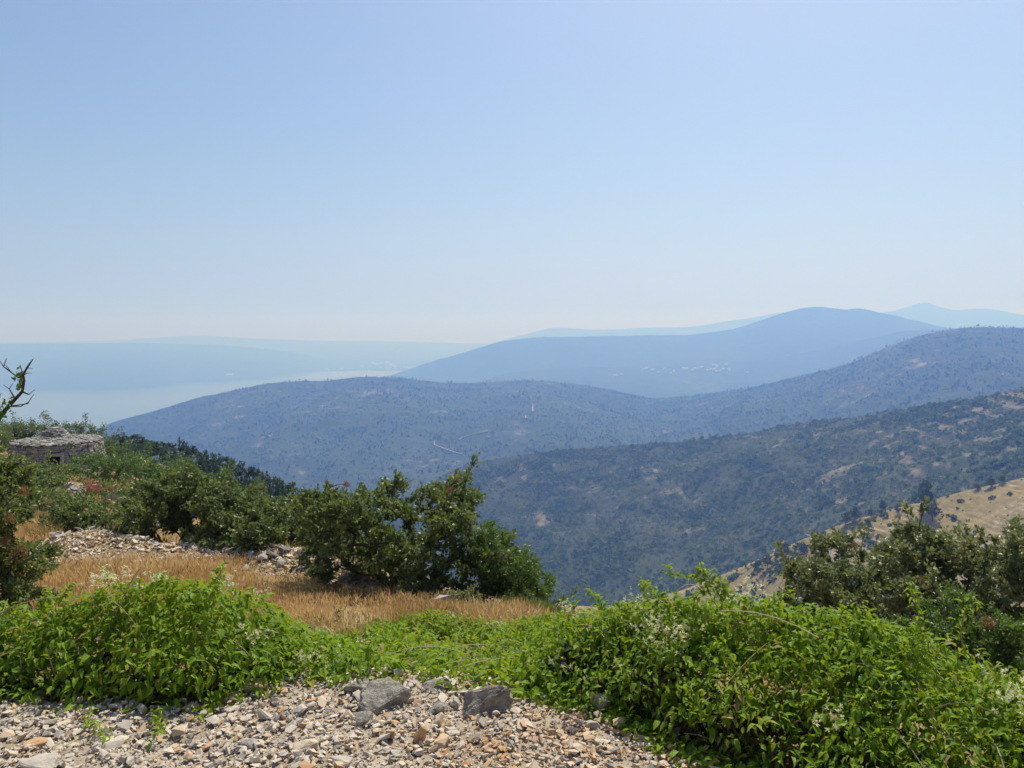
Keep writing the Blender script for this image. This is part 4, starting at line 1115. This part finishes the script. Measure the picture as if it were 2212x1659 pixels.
    for i in r.choice(crest, 14, replace=False):          # young shoots standing out of the crown
        a0 = L[i, :3] + np.array([0, 0, L[i, 5] * 0.8]); tip = a0 + np.array([r.normal(0, 0.05), r.normal(0, 0.04), r.uniform(0.05, 0.13)])
        auto.append([a0, (a0 + tip) / 2 + r.normal(0, 0.012, 3), tip])
    for sp in list(sprigs) + auto:
        pts = np.array([P(*s_) if isinstance(s_, tuple) else s_ for s_ in sp])
        tt = np.linspace(0, 1, len(pts)); fine = np.linspace(0, 1, 4 * len(pts))
        crv = np.stack([np.interp(fine, tt, pts[:, c]) for c in range(3)], -1)
        tubes(st, crv - base, np.arange(-1, len(crv) - 1), np.linspace(0.0026, 0.001, len(crv)), 4, 0.8)
        n = len(crv) * 3
        kk = np.repeat(np.arange(len(crv)), 3)
        tv_ = unit(np.gradient(crv, axis=0))[kk]
        dd = unit(tv_ * 0.3 + unit(r.normal(size=(n, 3))) * 0.9 + np.array([0, 0, -0.15]))
        n_ = unit(np.array([0, 0, 1.0]) + unit(r.normal(size=(n, 3))) * 0.6)
        lf.scatter(LEAF8[0][0], LEAF8[0][1], frames(dd, n_, leaf * r.uniform(0.5, 1.0, n)), crv[kk] + r.normal(0, 0.008, (n, 3)) - base, np.clip(r.normal(0.68, 0.12, n), 0, 1))
    lf.build('foliage', M['creeper'], root, False, 'stuff')
    st.build('stems', M['creeper_stem'], root, True, 'stuff')
    # cream flower sprays
    spots = [tuple(f) for f in flpts]
    cand = np.argsort(-(score + 1e-9 * r.random(nleaf)))[singles:singles + 4000]
    for i in range(nflower):
        spots.append(tuple(pos[r.choice(cand)] + np.array([0, -0.01, 0.03])))
    for c in spots:
        c = P(*c[:3]) if len(c) == 4 else np.array(c)
        fl = MB(); n = int(r.integers(12, 26))
        cen = c + np.array([0, -0.01, 0.02]) + r.normal(0, 1, (n, 3)) * np.array([0.042, 0.03, 0.022])
        for e in cen:
            m = 9
            dd = unit(r.normal(size=(m, 3)) + np.array([0, 0, .35]))
            fl.scatter(LEAF2[0] * np.array([0.55, 1, 1]), LEAF2[1], frames(dd, unit(r.normal(size=(m, 3))), r.uniform(.009, .017, m)), np.repeat(e[None], m, 0) - base, np.clip(r.normal(.6, .25, m), 0, 1))
        fl.build('flower_spray', M['flower'], root, False, 'stuff')
    return root

creeper('creeper_mound', 'rounded mound of bright green creeper left of the bare gravel', [(-420, 1350), (-120, 1330), (0, 1318), (100, 1305), (180, 1272), (250, 1255), (330, 1250), (400, 1240), (450, 1250), (520, 1275), (580, 1305), (625, 1345)],
        [(-420, 1500), (-120, 1500), (0, 1508), (100, 1520), (250, 1535), (350, 1552), (420, 1548), (480, 1495), (560, 1465), (625, 1450)], [(-420, 3.3), (-120, 3.25), (400, 3.1), (625, 3.45)], [(-420, 3.6), (-120, 3.5), (400, 3.38), (540, 3.6), (625, 4.3)], 0.15, 26000, 601, 8, 6, 54,
        flpts=[(215, 1262, 3.4, 0), (240, 1255, 3.4, 0), (265, 1252, 3.4, 0), (340, 1256, 3.4, 0), (475, 1268, 3.4, 0), (565, 1290, 4.6, 0), (470, 1610 - 50, 3.2, 0)],
        sprigs=[[(460, 1260, 3.38), (475, 1240, 3.38), (482, 1225, 3.38)], [(120, 1300, 3.45), (140, 1280, 3.45), (152, 1268, 3.45)], [(350, 1530, 3.05), (345, 1560, 2.95), (338, 1590, 2.85)], [(200, 1525, 3.1), (190, 1560, 2.95), (230, 1590, 2.85)]])
creeper('creeper_mound', 'low flat carpet of bright green creeper behind the two boulders', [(570, 1365), (650, 1365), (740, 1358), (820, 1342), (900, 1322), (950, 1318), (1020, 1340), (1080, 1345), (1150, 1325), (1220, 1322), (1290, 1310)],
        [(570, 1468), (650, 1462), (720, 1462), (770, 1482), (900, 1472), (1000, 1488), (1100, 1492), (1200, 1515), (1290, 1520)], [(570, 3.45), (900, 3.42), (1100, 3.35), (1290, 3.2)], [(570, 5.6), (900, 6.4), (1290, 5.4)], 0.15, 25000, 602, 6, 7, 44, leaf=0.05, droop=0.25, steep=1.1,
        flpts=[(700, 1372, 5.2, 0), (655, 1380, 5.0, 0), (1075, 1350, 5.3, 0)])
creeper('creeper_mound', 'highest creeper mound right of centre with a climbing sprig', [(1225, 1335), (1300, 1315), (1350, 1300), (1400, 1288), (1450, 1285), (1520, 1282), (1600, 1290), (1680, 1292), (1760, 1305), (1830, 1320), (1900, 1335)],
        [(1225, 1505), (1320, 1555), (1400, 1605), (1500, 1665), (1600, 1735), (1900, 1830)], [(1225, 3.28), (1400, 2.95), (1600, 2.62), (1900, 2.3)], [(1225, 3.38), (1330, 3.45), (1500, 3.2), (1900, 2.75)], 0.14, 31000, 603, 6, 8, 52, leaf=0.037,
        flpts=[(1420, 1345, 3.12, 0), (1450, 1365, 3.1, 0), (1460, 1380, 3.08, 0), (1412, 1385, 3.08, 0), (1590, 1288, 3.2, 0), (1620, 1292, 3.2, 0), (1640, 1296, 3.2, 0), (1215, 1315, 4.6, 0), (1370, 1302, 4.2, 0)],
        sprigs=[[(1560, 1300, 3.2), (1545, 1265, 3.2), (1525, 1240, 3.2), (1510, 1225, 3.2)], [(1540, 1262, 3.2), (1515, 1250, 3.2), (1490, 1245, 3.2), (1455, 1240, 3.2), (1443, 1225, 3.2)], [(1555, 1290, 3.2), (1565, 1265, 3.2), (1550, 1245, 3.2)], [(1540, 1300, 3.2), (1530, 1275, 3.2), (1522, 1250, 3.2), (1512, 1232, 3.2)],
                [(1300, 1320, 3.2), (1290, 1290, 3.2), (1270, 1272, 3.2)], [(1400, 1300, 3.2), (1395, 1275, 3.2), (1385, 1260, 3.2)], [(1240, 1315, 3.2), (1235, 1300, 3.2)]])
creeper('creeper_mound', 'creeper mound filling the lower right corner', [(1840, 1325), (1900, 1345), (1960, 1360), (2030, 1395), (2100, 1425), (2170, 1455), (2260, 1490), (2350, 1520), (2700, 1560)],
        [(1840, 1800), (2000, 1850), (2350, 1880), (2700, 1900)], [(1840, 2.35), (2100, 2.15), (2350, 2.0), (2700, 1.95)], [(1840, 2.8), (2100, 2.6), (2350, 2.45), (2700, 2.4)], 0.14, 33000, 604, 5, 9, 52, leaf=0.034, flpts=[(2205, 1520, 2.45, 0), (2190, 1500, 2.45, 0)],
        sprigs=[[(1990, 1370, 2.75), (1985, 1330, 2.75), (1975, 1290, 2.75), (1968, 1262, 2.75)], [(2080, 1400, 2.6), (2075, 1360, 2.6), (2085, 1318, 2.6), (2110, 1300, 2.6)]])

# ------------------------------------------------------------------ dry grass on the terrace
def in_poly(x, y, poly):
    c = np.zeros(len(x), bool); n = len(poly)
    for i in range(n):
        (x1, y1), (x2, y2) = poly[i], poly[i - 1]
        k = ((y1 > y) != (y2 > y)) & (x < (x2 - x1) * (y - y1) / (y2 - y1 + 1e-12) + x1)
        c ^= k
    return c
def gp(px, Y):
    b = on_ground(px, Y); return (b[0], b[1])
TERR = [gp(-250, 4.6), gp(620, 4.9), gp(700, 6.0), gp(1240, 6.2), gp(1300, 7.6), gp(1200, 8.8), gp(950, 9.4), gp(800, 10.2), gp(560, 12.5), gp(300, 15), gp(120, 17), gp(-250, 17)]
def grass(name, label, poly, n, hmin, hmax, mat, seed, width=0.009, clump=0.0, mean=0.5, avoid=None):
    r = np.random.default_rng(seed)
    xs = [p[0] for p in poly]; ys = [p[1] for p in poly]
    x = r.uniform(min(xs), max(xs), n * 4); y = r.uniform(min(ys), max(ys), n * 4)
    k = in_poly(x, y, poly) & (r.random(n * 4) < np.clip(0.62 + 1.7 * fbm(x * 1.3, y * 1.3, seed, 4) + clump, 0.06, 1))
    if avoid is not None: k &= ~(avoid(x, y) & (r.random(n * 4) < 0.96))
    x, y = x[k][:n], y[k][:n]; N = len(x)
    z = H(x, y)
    h = r.uniform(hmin, hmax, N) * np.clip(0.9 + 0.8 * fbm(x * 0.9, y * 0.9, seed + 2, 3), 0.3, 1.5)
    a = r.random(N) * 6.283; lean = r.uniform(0.05, 0.5, N)
    dx_, dy_ = np.cos(a) * lean, np.sin(a) * lean
    w = width * r.uniform(0.6, 1.3, N) * 0.5; wa = r.random(N) * 6.283
    wx, wy = np.cos(wa) * w, np.sin(wa) * w
    p0 = np.stack([x, y, z - 0.01], -1); wv = np.stack([wx, wy, 0 * wx], -1)
    p1 = p0 + np.stack([dx_ * h * .35, dy_ * h * .35, h * .55], -1); p2 = p0 + np.stack([dx_ * h, dy_ * h, h * (1 - lean * .3)], -1)
    # stalk with an ear near the top
    pe = p1 * .45 + p2 * .55
    v = np.stack([p0 - wv * .45, p0 + wv * .45, p1, pe - wv, pe + wv, p2], 1)
    f = np.array([[0, 1, 2], [2, 4, 3], [3, 4, 5]])
    mb = MB(); mb.add(v.reshape(-1, 3), (f[None] + (np.arange(N) * 6)[:, None, None]).reshape(-1, 3), np.repeat(np.clip(mean + 0.6 * fbm(x * 1.1, y * 1.1, seed + 5, 4) + r.normal(0, .2, N), 0, 1), 6))
    o = mb.build(name, mat, None, False, 'stuff'); o['label'] = label
    return o
def bank(x, y):
    """the pale gravel strip along the back of the terrace"""
    yc = np.interp(x, BANKX, BANKY)
    return (np.abs(y - yc + 0.15 + 0.25 * fbm(x * 1.5, y * 1.5, 67, 3)) < 0.16 + 0.46 * bank_mask(x)) & (bank_mask(x) > 0.12)
grass('dry_grass', 'golden dry grass covering the terrace', TERR, 72000, 0.10, 0.25, M['grass'], 701, 0.011, 0.15, 0.5, bank)
grass('dry_grass', 'sparse dry grass between the bushes on the slope below the hut', [gp(-250, 15), gp(300, 14), gp(600, 13), gp(900, 10), gp(1000, 12), gp(700, 22), gp(350, 40), gp(-250, 40)], 14000, 0.15, 0.4, M['grass'], 702, 0.02, -0.2, 0.45)
grass('green_weeds', 'thin green weeds among the dry grass', TERR, 5200, 0.10, 0.26, M['weed'], 703, 0.012, -0.75, 0.5, bank)
grass('edge_grass', 'yellow green grass tufts at the terrace lip', [gp(1080, 8.0), gp(1250, 7.3), gp(1330, 8.2), gp(1250, 9.2), gp(1120, 9.4)], 5000, 0.15, 0.32, M['weed'], 704, 0.01, 0.0, 0.7)
shrub('weed_clump', 'low yellow green weed clump at the lip of the terrace', 'weed', 1165, 8.3, [(1100, 1275), (1130, 1262), (1165, 1268), (1200, 1290)], M['shrub_green'], None, 60, 40, 0.03, 0.1, 0.5, 361, 2, 6, 0.2, 1.0, 0.8)
shrub('weed_clump', 'grey green weed clump below the large central shrub', 'weed', 995, 8.0, [(965, 1275), (985, 1258), (1015, 1255), (1035, 1275)], M['shrub_grey'], None, 40, 40, 0.025, 0.09, 0.35, 366, 2, 6, 0.15, 1.0, 0.8)
shrub('weed_clump', 'thin yellowish weed standing in the dry grass', 'weed', 700, 6.6, [(675, 1322), (700, 1300), (735, 1310)], M['shrub_green'], None, 26, 24, 0.02, 0.1, 0.3, 369, 2, 6, 0.1, 1.0, 0.95)

# the hillside below the track on the right: dry grass and low scrub
RIGHT = [gp(1300, 8.5), gp(1500, 5.0), gp(1900, 4.0), gp(3000, 3.2), gp(3600, 30), gp(2600, 120), gp(1300, 120), gp(1150, 40), gp(1200, 14)]
grass('dry_grass', 'dry grass on the slope below the right hand shrubs', [gp(1300, 8.5), gp(1500, 5.0), gp(1900, 4.0), gp(3000, 3.2), gp(3000, 18), gp(1200, 18)], 16000, 0.12, 0.32, M['grass'], 706, 0.02, -0.1, 0.5)
r = np.random.default_rng(720)
rd_ = np.exp(r.uniform(math.log(9.0), math.log(120), 9000)); az_ = np.radians(r.uniform(-12, 72, 9000)); x = rd_ * np.sin(az_); y = rd_ * np.cos(az_)
k = in_poly(x, y, RIGHT) & (r.random(9000) < np.clip(0.45 + 1.4 * fbm(x / 9, y / 9, 721, 3), 0.05, 1))
x, y = x[k][:2200], y[k][:2200]; z = H(x, y); N = len(x)
s_ = np.clip(0.12 + 0.022 * np.hypot(x, y), 0.15, 1.5) * r.uniform(0.5, 1.3, N)
a = r.random(N) * 6.283
hs = MB(); Mx = np.zeros((N, 3, 3)); Mx[:, 0, 0] = np.cos(a) * s_; Mx[:, 1, 0] = np.sin(a) * s_; Mx[:, 0, 1] = -np.sin(a) * s_; Mx[:, 1, 1] = np.cos(a) * s_; Mx[:, 2, 2] = s_ * r.uniform(0.5, 1.0, N)
CL = [clump(80 + i, 34) for i in range(5)]
for q in range(5):
    k = np.arange(N) % 5 == q
    hs.scatter(CL[q][0] * np.array([1, 1, 1]), CL[q][1], Mx[k], np.stack([x, y, z + 0.25 * s_], -1)[k], np.clip(r.normal(0.5, 0.2, int(k.sum())), 0, 1))
o = hs.build('hillside_scrub', M['scrub'], None, False, 'stuff'); o['label'] = 'low green scrub on the steep slope below the track'

# ------------------------------------------------------------------ gravel and stones
def stone_field(x, y, size, mats_tint, r, sink=0.3, lift=0.0):
    N = len(x)
    z = H(x, y)
    a = r.random(N) * 6.283; tx = r.normal(0, 0.28, N); ty = r.normal(0, 0.28, N)
    n = unit(np.stack([tx, ty, np.ones(N)], -1)); d = np.stack([np.cos(a), np.sin(a), 0 * a], -1)
    d = unit(d - n * (d * n).sum(1, keepdims=True))
    Mx = frames(d, n, size)
    Mx = np.stack([Mx[:, :, 1], -Mx[:, :, 0], Mx[:, :, 2]], axis=2)
    return Mx, np.stack([x, y, z + 0.006 + size * (0.30 - sink * 0.5) + lift * r.random(N)], -1)

def stone_tint(x, y, r):
    N = len(x)
    o = np.exp(-((x - 0.35) / 0.75) ** 2) * 0.5 + 0.12 * fbm(x * 1.5, y * 1.5, 91, 3) + 0.14 * np.exp(-((x + 1.3) / 0.35) ** 2 - ((y - 3.4) / 0.25) ** 2)
    warm = r.random(N) < np.clip(0.20 + 1.2 * o, 0, 0.85)
    t = np.where(warm, r.normal(0.70, 0.10, N), r.normal(0.44, 0.09, N))
    dark = r.random(N) < 0.07
    t[dark] = r.normal(0.18, 0.06, dark.sum())
    return np.clip(t, 0.02, 0.97)

r = np.random.default_rng(801)
n = 40000
x = r.uniform(-3.2, 1.6, n); y = r.uniform(2.15, 3.75, n)
k = y < edge_y(x) + r.normal(0.05, 0.10, n)
x, y = x[k], y[k]; n = len(x)
size = 0.006 + 0.017 * r.random(n) ** 1.7 + 0.028 * r.random(n) ** 7 + 0.04 * r.random(n) ** 50
tint = stone_tint(x, y, r)
Mx, T = stone_field(x, y, size, None, r, 0.2, 0.010)
small = MB(); kind = r.integers(0, 20, n)
for t in range(20):
    s = (kind == t) & (size > 0.022)
    small.scatter(CHIPS[t][0], CHIPS[t][1], Mx[s], T[s], tint[s])
for t in range(8):
    s = (kind % 8 == t) & (size <= 0.022)
    small.scatter(FINES[t][0], FINES[t][1], Mx[s], T[s], tint[s])
o = small.build('gravel', M['stone'], None, False, 'stuff'); o['label'] = 'pale angular limestone gravel strewn over the track'

# larger stones, each one a piece of the track
n = 1500
x = r.uniform(-2.3, 1.0, n); y = r.uniform(2.5, 3.6, n)
k = (y < edge_y(x) - 0.03); x, y = x[k][:300], y[k][:300]; n = len(x)
size = 0.024 + 0.022 * r.random(n) + 0.045 * r.random(n) ** 7
tint = stone_tint(x, y, r)
Mx, T = stone_field(x, y, size, None, r, 0.05, 0.01)
TN = np.array([0.18, 0.34, 0.42, 0.5, 0.62, 0.72, 0.82])
SM = {}
for i in range(n):
    q = int(r.integers(0, 20)); tn = int(np.argmin(np.abs(TN - tint[i])))
    if (q, tn) not in SM: SM[(q, tn)] = make_mesh('stone', CHIPS[q][0], CHIPS[q][1], M['stone'], False, {'tint': np.full(len(CHIPS[q][0]), TN[tn])})
    o = link('stone', SM[(q, tn)], track)
    m4 = np.eye(4); m4[:3, :3] = Mx[i]; m4[:3, 3] = T[i]
    o.matrix_local = Matrix(m4)

def rock_mesh(name, seed, dims, mat, npts=16, cuts=3, rough=0.05, tint=0.4):
    rr_ = np.random.default_rng(seed)
    p = unit(rr_.normal(size=(npts, 3))); p = np.sign(p) * np.abs(p) ** 0.7
    v, f = hull(p * 0.5)
    bm = bmesh.new()
    vs = [bm.verts.new(q) for q in v]
    for q in f: bm.faces.new([vs[i] for i in q])
    bmesh.ops.bevel(bm, geom=bm.edges[:], offset=0.035, segments=1, affect='EDGES')
    bmesh.ops.triangulate(bm, faces=bm.faces)
    bmesh.ops.subdivide_edges(bm, edges=bm.edges[:], cuts=cuts, use_grid_fill=True)
    bmesh.ops.triangulate(bm, faces=bm.faces)
    for q in bm.verts:
        c = Vector(q.co); nn_ = c.normalized()
        w = mnoise.fractal(c * 3.1 + Vector((seed, 0, 0)), 1.0, 2.0, 5)
        q.co = c + nn_ * (rough * w)
        q.co.x *= dims[0]; q.co.y *= dims[1]; q.co.z *= dims[2]
    bm.verts.index_update()
    V = np.array([q.co[:] for q in bm.verts]); F = np.array([[w.index for w in q.verts] for q in bm.faces]); bm.free()
    return make_mesh(name, V, F, mat, False, {'tint': np.full(len(V), tint)})

def rock(name, label, px, py, Y, dims, mat, seed, rot=(0, 0, 0), tint=0.4, sink=0.25, group=None, cuts=3, rough=0.06, npts=16):
    angle = PITCH + math.atan((py - CY) / FPX)
    if sink > 0: Y = (EYE - dims[2] * (0.5 - sink)) / math.tan(angle)
    b = P(px, py, Y)
    g = H1(b[0], b[1])
    o = link(name, rock_mesh(name, seed, dims, M[mat], npts, cuts, rough, tint))
    o.location = (b[0], b[1], max(g + dims[2] * (0.5 - sink), g))
    o.rotation_euler = rot
    return tag(o, label, 'rock' if name != 'stone' else 'stone', group)

rock('boulder', 'large grey lichened boulder at the gravel edge, left of the two', 838, 1505, 3.50, (0.25, 0.21, 0.13), 'boulder', 11, (0.2, 0.1, 0.3), sink=0.26, npts=14, rough=0.10, cuts=5)
rock('boulder', 'large grey boulder with a rusty stain, right of the two', 1052, 1520, 3.38, (0.24, 0.20, 0.14), 'boulder', 23, (0.25, -0.1, -0.2), sink=0.22, npts=13, rough=0.10, cuts=5)
rock('boulder', 'dark cracked ledge rock between the two large boulders', 945, 1482, 3.62, (0.14, 0.11, 0.06), 'boulder', 31, (0.1, 0.1, 0.8), sink=0.36)
rock('boulder', 'flat pale rock half under the creeper left of the boulders', 770, 1480, 3.66, (0.14, 0.13, 0.08), 'boulder', 37, (0.2, 0.05, 0.1))
rock('boulder', 'dark rock in the shade under the right creeper mound', 1298, 1530, 3.25, (0.13, 0.12, 0.14), 'boulder', 43, (0, 0.2, 0.5), sink=0.42)
rock('boulder', 'small grey rock sunk in the gravel below the left boulder', 790, 1555, 3.12, (0.10, 0.09, 0.065), 'boulder', 47, (0.3, 0, 0.2))
rock('boulder', 'mid grey rock below the right boulder in the gravel', 945, 1530, 3.28, (0.10, 0.08, 0.06), 'boulder', 53, (0.1, 0.2, 1.0))
rock('stone', 'ochre block beside the left creeper mound', 545, 1482, 3.52, (0.105, 0.09, 0.075), 'stone', 61, (0.1, 0, 0.4), 0.72)
rock('stone', 'orange stone lying in the shade of the left creeper mound', 500, 1502, 3.42, (0.09, 0.075, 0.06), 'stone', 67, (0, .2, 1.1), 0.75)
rock('stone', 'tan angular block in the left middle of the gravel', 660, 1613, 2.95, (0.105, 0.07, 0.06), 'stone', 71, (0.2, -.3, 0.5), 0.60)
rock('stone', 'dark grey stone at lower left of the gravel', 540, 1605, 2.98, (0.075, 0.06, 0.05), 'stone', 73, (0.2, 0, 0.3), 0.24)
rock('stone', 'big grey stone cut by the bottom edge at far left', 85, 1655, 2.80, (0.15, 0.12, 0.09), 'stone', 79, (0.2, 0.1, 0.2), 0.33)
rock('stone', 'reddish brown stone at far left of the gravel', 85, 1608, 2.92, (0.11, 0.08, 0.05), 'stone', 83, (0, 0.1, 0.7), 0.83)
rock('stone', 'pale flat slab lying in the left gravel', 240, 1605, 2.96, (0.14, 0.10, 0.045), 'stone', 89, (0.1, 0, 0.1), 0.45)
rock('stone', 'upright orange brown splinter right of centre in the gravel', 910, 1585, 3.02, (0.05, 0.05, 0.11), 'stone', 97, (0.25, 0.35, 0.2), 0.80, 0.15)
rock('stone', 'broad orange stone below the right boulder', 955, 1607, 2.95, (0.085, 0.065, 0.055), 'stone', 101, (0.1, 0, 0.9), 0.72)
rock('stone', 'pale flat stone at the bottom middle of the gravel', 730, 1645, 2.83, (0.11, 0.05, 0.035), 'stone', 103, (0.1, 0, 0.1), 0.40)
rock('stone', 'tan block near the foot of the right creeper mound', 1385, 1600, 2.92, (0.075, 0.055, 0.05), 'stone', 107, (0.2, 0.1, 1.0), 0.70)
rock('stone', 'grey blue stone right of the stained boulder', 1280, 1570, 3.05, (0.065, 0.05, 0.045), 'stone', 109, (0, .3, 0.3), 0.30)
rock('stone', 'pale sharp stone on top of the little heap by the left creeper', 655, 1450, 3.68, (0.065, 0.05, 0.035), 'stone', 113, (0.1, -.4, 0.2), 0.42, -0.2)

# pale gravel bank at the back of the terrace
n = 34000
x = r.uniform(-7.6, -0.9, n); y = r.uniform(8.6, 12.4, n)
k = bank(x, y); x, y = x[k], y[k]; n = len(x)
size = 0.02 + 0.035 * r.random(n) + 0.10 * r.random(n) ** 18
Mx, T = stone_field(x, y, size, None, r)
tint = np.clip(r.normal(0.56, 0.12, n), 0.1, 0.8)
gb = MB(); kind = r.integers(0, 8, n)
for t in range(8):
    s = kind == t; gb.scatter(FINES[t][0], FINES[t][1], Mx[s], T[s], tint[s])
o = gb.build('gravel_bank', M['stone'], None, False, 'stuff'); o['label'] = 'pale pinkish gravel bank behind the dry grass'

RM = {}
def rubble(name, label, pts, n, smin, smax, seed, spread=0.25, tmean=0.35, cat='rubble', zjit=0.10):
    """a heap or broken line of stones; each stone a part"""
    r = np.random.default_rng(seed)
    base = np.array([*pts[len(pts) // 2], 0.0]); base[2] = H1(base[0], base[1])
    root = thing(name, label, cat, base)
    P_ = np.array(pts); seg = np.concatenate([[0], np.cumsum(np.linalg.norm(np.diff(P_, axis=0), axis=1))])
    t = r.random(n) * seg[-1]
    x = np.interp(t, seg, P_[:, 0]) + r.normal(0, spread, n); y = np.interp(t, seg, P_[:, 1]) + r.normal(0, spread, n)
    size = smin + (smax - smin) * r.random(n) ** 2
    Mx, T = stone_field(x, y, size, None, r, 0.2)
    T[:, 2] += zjit * r.random(n) * np.exp(-(r.normal(size=n)) ** 2)
    for i in range(n):
        q = int(r.integers(0, 20)); tn = int(np.clip(round(r.normal(tmean, 0.16) * 4), 0, 4))
        if (q, tn) not in RM: RM[(q, tn)] = make_mesh('stone', CHIPS[q][0], CHIPS[q][1], M['wallstone'], False, {'tint': np.full(len(CHIPS[q][0]), 0.15 + 0.18 * tn)})
        o = link('stone', RM[(q, tn)], root)
        m4 = np.eye(4); m4[:3, :3] = Mx[i]; m4[:3, 3] = T[i] - base
        o.matrix_local = Matrix(m4)
    return root
rubble('rubble_wall', 'broken grey dry stone wall at the foot of the large central shrub', [gp(440, 11.3), gp(600, 10.2), gp(760, 9.5), gp(900, 8.7)], 110, 0.07, 0.22, 901, 0.14, 0.3, zjit=0.04)
rubble('rubble_wall', 'scattered pale stones at the right end of the dry grass', [gp(930, 8.5), gp(1050, 8.0), gp(1150, 7.6), gp(1230, 7.4)], 90, 0.06, 0.20, 902, 0.16, 0.65)
rubble('stone_heap', 'pale stone heap on the slope below the hut doorway', [gp(112, 26), gp(140, 25.5), gp(170, 25), gp(205, 24)], 170, 0.12, 0.42, 903, 0.32, 0.5, 'stones', 0.5)
rubble('stone_heap', 'small pale rock heap left of the glossy shrub', [gp(262, 17.5), gp(290, 17), gp(320, 16.5)], 90, 0.1, 0.32, 904, 0.25, 0.5, 'stones', 0.5)
rubble('stone_heap', 'grey stones at the left end of the gravel bank', [gp(110, 11.6), gp(170, 11.6), gp(230, 11.7), gp(300, 11.7)], 40, 0.08, 0.22, 905, 0.10, 0.6, 'stones', 0.08)

# ------------------------------------------------------------------ far tracks and houses
def dirt_track(name, label, h, pix, width):
    pts = [hill_at(h, *p) for p in pix]
    pts = np.array(pts); fine = np.linspace(0, len(pts) - 1, (len(pts) - 1) * 6 + 1)
    c = np.stack([np.interp(fine, np.arange(len(pts)), pts[:, k]) for k in range(3)], -1)
    t = unit(np.gradient(c, axis=0)); s = unit(np.cross(t, np.array([0, 0, 1.])))
    w = width * (0.7 + 0.5 * vnoise(fine * 1.3, fine * 0, 5))[:, None]
    up = np.array([0, 0, 3.2])
    v = np.concatenate([c - s * w / 2 + up, c + s * w / 2 + up, c - s * w / 2 - 6 * up / 3.2, c + s * w / 2 - 6 * up / 3.2])
    n = len(c); i = np.arange(n - 1)
    f = np.concatenate([np.stack([i, i + 1, i + n + 1, i + n], -1), np.stack([i + 2*n, i, i + n*0, i + 2*n + 1], -1)[:0],
                        np.stack([i + 2*n, i + 2*n + 1, i + 1, i], -1), np.stack([i + n, i + n + 1, i + 3*n + 1, i + 3*n], -1)])
    o = structure(link(name, make_mesh(name, v, f, M['dirt'], False)))
    o['label'] = label
dirt_track('dirt_track', 'short pale vertical scar of track on the blue ridge', hillC, [(1158, 874), (1158, 882), (1158, 891)], 3.5)
dirt_track('dirt_track', 'tiny pale bend of track below the vertical scar', hillC, [(1141, 900), (1138, 905)], 4)
dirt_track('dirt_track', 'pale zigzag track on the lower blue ridge', hillC, [(1005, 985), (985, 980), (960, 971), (944, 965), (938, 960), (944, 955)], 2.2)
dirt_track('dirt_track', 'faint level track on the blue ridge with a bright bend', hillC, [(997, 953), (1003, 946), (1030, 938), (1063, 932)], 2.2)

def house_meshes():
    w, d, h, rh = 1.0, 0.8, 0.6, 0.28
    wv = np.array([[x * w / 2, y * d / 2, z] for z in (-0.4, h) for (x, y) in ((-1, -1), (1, -1), (1, 1), (-1, 1))] + [[-w / 2, 0, h + rh], [w / 2, 0, h + rh]])
    wf = np.array([[0, 1, 5], [0, 5, 4], [1, 2, 6], [1, 6, 5], [2, 3, 7], [2, 7, 6], [3, 0, 4], [3, 4, 7], [4, 8, 7], [5, 6, 9]])
    e = 0.06
    rv = np.array([[-w/2 - e, -d/2 - e, h - .03], [w/2 + e, -d/2 - e, h - .03], [w/2 + e, 0, h + rh + .03], [-w/2 - e, 0, h + rh + .03], [-w/2 - e, d/2 + e, h - .03], [w/2 + e, d/2 + e, h - .03]])
    rf = np.array([[0, 1, 2], [0, 2, 3], [3, 2, 5], [3, 5, 4]])
    return make_mesh('wall', wv, wf, M['plaster'], False, {'tint': np.full(len(wv), 0.8)}), make_mesh('roof', rv, rf, M['tiles'], False, {'tint': np.full(6, 0.6)})
HW, HR = house_meshes()
def houses(h, spots, label, group, smin, smax, seed):
    r = np.random.default_rng(seed)
    for px, py in spots:
        b = hill_at(h, px, py)
        o = thing('house', label, 'house', tuple(b), group)
        s = r.uniform(smin, smax)
        o.scale = (s * r.uniform(1, 1.6), s, s * 0.9); o.rotation_euler[2] = r.uniform(-0.5, 0.5)
        link('wall', HW, o); link('roof', HR, o)
r = np.random.default_rng(77)
village = [(1390 + 12 * i + r.uniform(-5, 5), 801 + r.normal(0, 3) - 0.012 * 12 * i) for i in range(16)] + [(1545 + r.uniform(0, 40), 797 + r.normal(0, 4)) for _ in range(9)] + [(1615, 806), (1330, 812), (1345, 810), (1560, 803)]
houses(hillD2, village, 'tiny pale house of the village below the far hill', 'far village houses', 8, 14, 1)
town = [(600 + 300 * r.random() ** 1.2, 790 + r.uniform(-6, 10)) for _ in range(26)]
houses(hillG, town, 'tiny pale building of the hazy town behind the bay', 'hazy town buildings', 20, 44, 2)
houses(hillF, [(497, 816)], 'long pale shed alone on the far shore of the bay', None, 50, 52, 3)
